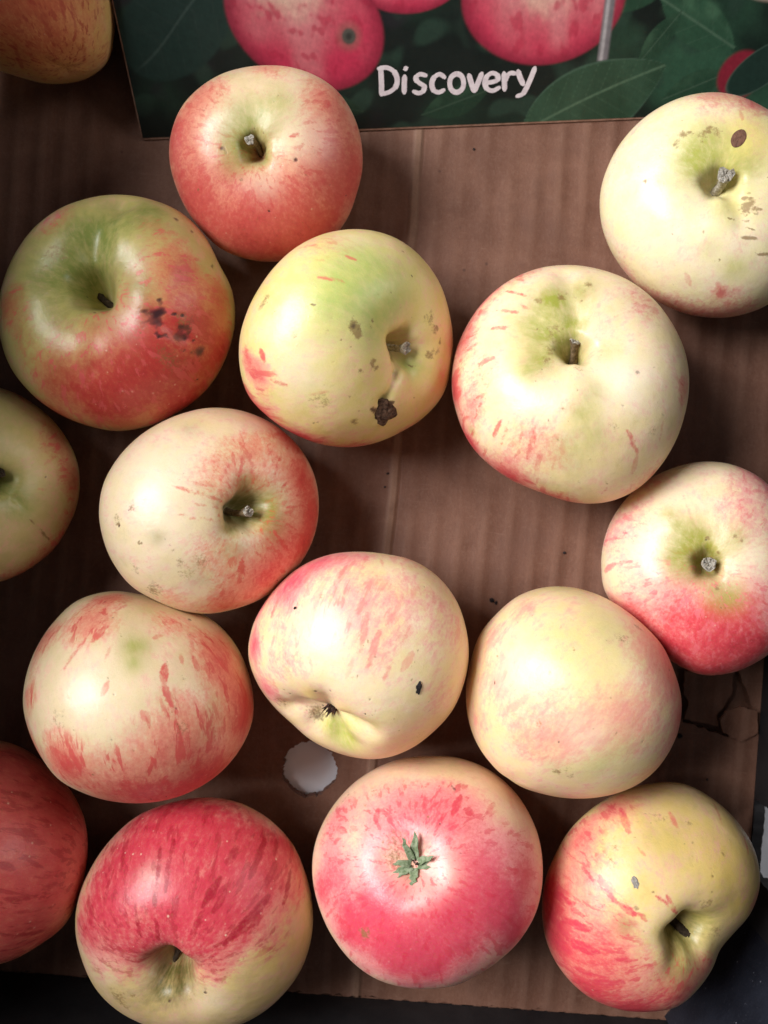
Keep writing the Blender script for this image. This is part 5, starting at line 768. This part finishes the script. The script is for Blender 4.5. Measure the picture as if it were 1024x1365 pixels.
def small_blob(name, parent, p, nrm, r, flat, mat, seed, stretch=(1, 1), turn=0., crust=1.):
    """a scab: a low, lumpy crust set on the skin"""
    bm = bmesh.new(); rs = np.random.RandomState(seed)
    bmesh.ops.create_icosphere(bm, subdivisions=3, radius=1.)
    R = Vector(nrm).to_track_quat('Z', 'Y').to_matrix() @ Matrix.Rotation(turn, 3, 'Z')
    for v in bm.verts:
        q = v.co.copy()
        f = 1 + crust * (.22 * math.sin(5 * q.x + seed) * math.cos(4 * q.y + 2 * seed) + rs.uniform(-.12, .12))
        v.co = R @ Vector((q.x * r * stretch[0] * f, q.y * r * stretch[1] * f, q.z * r * flat * (1 + crust * rs.uniform(-.3, .4)))) * MM
    me = bpy.data.meshes.new(name); bm.to_mesh(me); bm.free()
    return link(name, me, parent, mat, Vector(p) * MM)


def make_stem(root, base, vec, r, look, seed):
    rs = np.random.RandomState(seed)
    base, vec = np.array(base), np.array(vec); L = np.linalg.norm(vec); d = vec / L
    e1, e2, _ = axis_frame(d)
    bend = (e1 * rs.normal() + e2 * rs.normal()) * .05 * L
    N, K = 14, 13
    V, F = [], []
    for k in range(K):
        t = k / (K - 1)
        c = base - d * 1.5 + d * (L + 1.5) * t + bend * math.sin(t * math.pi)
        rr = r * (.92 - .25 * math.sin(t * math.pi) + .28 * max(0, t - .75) / .25) * (1 + .05 * rs.normal())
        for j in range(N):
            a = 2 * math.pi * j / N
            q = rr * (1 + .10 * math.cos(3 * a + seed) + .06 * rs.normal())
            V.append(c + (e1 * math.cos(a) + e2 * math.sin(a)) * q + d * (.22 * rs.normal() * r if k == K - 1 else 0))
    for k in range(K - 1):
        for j in range(N):
            a, b = k * N + j, k * N + (j + 1) % N
            F.append((a, b, b + N, a + N))
    mats = dict(wood=WOOD, dark=DARKWOOD, pale=PALEWOOD, tip=WOOD)
    st = link('stem', mesh('stem', np.array(V) * MM, F, True), root, mats[look])
    # the broken end of the stem
    top = V[(K - 1) * N:]; cen = sum(top) / N
    W = list(top); G = []
    for ring, (f, hgt) in enumerate(((.82, .12), (.52, .05), (.22, -.10))):
        for j in range(N): W.append(cen + (top[j] - cen) * f + d * r * (hgt + .16 * rs.normal()))
    W.append(cen - d * r * .15)
    for ring in range(3):
        for j in range(N):
            a, b = ring * N + j, ring * N + (j + 1) % N
            G.append((a, b, b + N, a + N))
    for j in range(N): G.append((3 * N + j, 3 * N + (j + 1) % N, 4 * N))
    en = link('stem_end', mesh('stem_end', np.array(W) * MM, G), st, TIP if look in ('pale', 'tip', 'wood') else DARKWOOD)


def make_apple(key, D):
    c = np.array(D['c'])
    T, P, v = apple_surface(D)
    D['_pts'] = {m: skin_points(D, [m[1:3], m[3:5]]) for m in D['marks']}
    nt, npz = D['nt'], 2 * D['nt']; n = len(v)
    # vertices are kept relative to the resting point under the apple
    off = np.array((0, 0, c[2]))
    ring = np.arange(1, n - 1).reshape(nt - 1, npz)
    nx = np.roll(ring, -1, 1)
    F4 = np.stack([ring[:-1], ring[1:], nx[1:], nx[:-1]], -1).reshape(-1, 4)
    F3 = np.concatenate([np.stack([np.zeros(npz, int), ring[0], nx[0]], 1), np.stack([np.full(npz, n - 1), nx[-1], ring[-1]], 1)])
    root = empty('apple', (c[0] * MM, c[1] * MM, 0), LABELS[key], 'apple', 'apples lying in the box')
    me = grid_mesh('skin', (v + off) * MM, F4, F3)
    A, B, mer = paint_skin(D, T, P, v)
    for nm, a in (('skin_colour', A), ('skin_marks', B)):
        at = me.color_attributes.new(nm, 'FLOAT_COLOR', 'POINT'); at.data.foreach_set('color', a.astype('f').ravel())
    at = me.attributes.new('meridian', 'FLOAT_VECTOR', 'POINT'); at.data.foreach_set('vector', mer.astype('f').ravel())
    link('skin', me, root, apple_material(key, HUES[key]))
    if D['stem']:
        make_stem(root, v[0] + off, D['stem'][:3], D['stem'][3], D['stem'][4], D['seed'])
    return root, v + off, T, P


def on_skin(v, T, P, t, p):
    j = np.argmin(np.hypot(np.degrees(T) - t, ((np.degrees(P) - p + 180) % 360 - 180) * math.sin(math.radians(t))))
    return v[j]


built = {k: make_apple(k, D) for k, D in FRUIT.items()}

# the star of sepals in the eye of the upturned apple
root, v, T, P = built['a15']
u = -np.array(FRUIT['a15']['u']); e1, e2, u = axis_frame(u)
eye = v[-1]


def sepal(ang, L, w, rise, curl, seed):
    rs = np.random.RandomState(seed); V, F = [], []
    dr = e1 * math.cos(ang) + e2 * math.sin(ang); sd = np.cross(u, dr); K = 9
    for k in range(K):
        t = k / (K - 1)
        a = rise - curl * t
        c = eye + u * (.3 + L * t * math.sin(a)) + dr * (1.1 + L * t * math.cos(a)) + sd * .35 * rs.normal() * t
        ww = w * (1 - t) ** .8 * (.75 + .8 * t) + .06
        up = u * math.cos(a) - dr * math.sin(a)
        for q, f in ((-1, .30), (-.5, .06), (0, -.12), (.5, .06), (1, .30)):
            V.append(c + sd * ww * q + up * (f * ww + .10 * rs.normal() * .5))
    n = len(V)
    V += [p - u * .28 for p in V]
    for k in range(K - 1):
        for j in range(4):
            a = k * 5 + j; F.append((a, a + 1, a + 6, a + 5)); F.append((n + a, n + a + 5, n + a + 6, n + a + 1))
        for j, s in ((0, 1), (4, -1)):
            a = k * 5 + j; F.append((a, a + 5, n + a + 5, n + a)[::s])
    link('sepal', mesh('sepal', np.array(V) * MM, F, True), root, SEPAL)


sepal(1.57, 9.01, 1.75, 0.75, 0.20, 1)
sepal(2.11, 8.42, 1.35, 0.90, 0.20, 2)
sepal(-2.54, 8.08, 1.75, 0.45, 0.30, 3)
sepal(-1.57, 5.39, 1.75, 0.55, 0.35, 4)
sepal(0.05, 7.23, 1.75, 0.40, 0.35, 5)
sepal(0.41, 6.81, 1.35, 0.90, 0.30, 6)
sepal(-3.03, 5.73, 1.35, 0.80, 0.40, 7)
# dry stamens in the middle of the star
bm = bmesh.new(); rs = np.random.RandomState(5)
for k in range(9):
    a = rs.uniform(0, 6.28); q = rs.uniform(.1, 1.2)
    p = eye + (e1 * math.cos(a) + e2 * math.sin(a)) * q + u * .2
    tip = p + u * rs.uniform(1.2, 2.6) + (e1 * rs.normal() + e2 * rs.normal()) * .6
    f1, f2, _ = axis_frame(tip - p)
    b = [bm.verts.new(Vector(p + (f1 * math.cos(g) + f2 * math.sin(g)) * .28) * MM) for g in (0, 2.1, 4.2)]
    t_ = bm.verts.new(Vector(tip) * MM)
    for j in range(3): bm.faces.new((b[j], b[(j + 1) % 3], t_))
me = bpy.data.meshes.new('stamens'); bm.to_mesh(me); bm.free()
link('stamens', me, root, DRYCALYX)

# dried eye of the apple that lies on its side
root, v, T, P = built['a10']
u = -np.array(FRUIT['a10']['u']); e1, e2, u = axis_frame(u); eye = v[-1]
bm = bmesh.new(); rs = np.random.RandomState(15)
for k in range(11):
    a = 6.283 * k / 11 + rs.uniform(-.2, .2); q = rs.uniform(1.2, 3.0)
    dr = e1 * math.cos(a) + e2 * math.sin(a); sd = np.cross(u, dr)
    p = eye + dr * q * .6; tip = eye + dr * q * .9 + u * rs.uniform(2.5, 5.0) + sd * rs.normal() * 1.0
    b = [bm.verts.new(Vector(x) * MM) for x in (p - sd * .7, p + sd * .7, p + dr * .5)]
    t_ = bm.verts.new(Vector(tip) * MM)
    for j in range(3): bm.faces.new((b[j], b[(j + 1) % 3], t_))
    bm.faces.new(b[::-1])
me = bpy.data.meshes.new('dried_calyx'); bm.to_mesh(me); bm.free()
link('dried_calyx', me, root, DRYCALYX)


def outward(key, v, p):
    # direction of the skin at p, from the vertices round it
    q = v[np.linalg.norm(v - p, axis=1) < 2.6] - p
    n = np.linalg.svd(q - q.mean(0), full_matrices=False)[2][2]
    return n if n @ (p - np.array((0, 0, FRUIT[key]['c'][2]))) > 0 else -n


root, v, T, P = built['a10']; p = on_skin(v, T, P, 120.4, 168.0)
small_blob('scab', root, p, outward('a10', v, p), 1.5, 0.35, SCAB, 3, (1.3, 0.6), 0.3, 1.0)
root, v, T, P = built['a16']; p = on_skin(v, T, P, 44.5, 134.4)
small_blob('scab', root, p, outward('a16', v, p), 1.5, 0.25, GREYSCAB, 4, (0.7, 1.15), -0.5, 1.0)
root, v, T, P = built['a4']; p = on_skin(v, T, P, 33.9, 264.0)
small_blob('corky_scab', root, p, outward('a4', v, p), 4.2, 0.28, BARK, 5, (1.0, 1.15), 0.3, 1.0)
root, v, T, P = built['a6']; p = on_skin(v, T, P, 25.8, 68.4)
small_blob('brown_spot', root, p, outward('a6', v, p), 2.5, 0.1, SPOT, 8, (0.85, 1.2), 1.3, 0.12)
root, v, T, P = built['a10']; p = on_skin(v, T, P, 110.6, 79.2)
small_blob('scab', root, p, outward('a10', v, p), 0.5, 0.5, SCAB, 6, (1, 1), 0, 1.0)
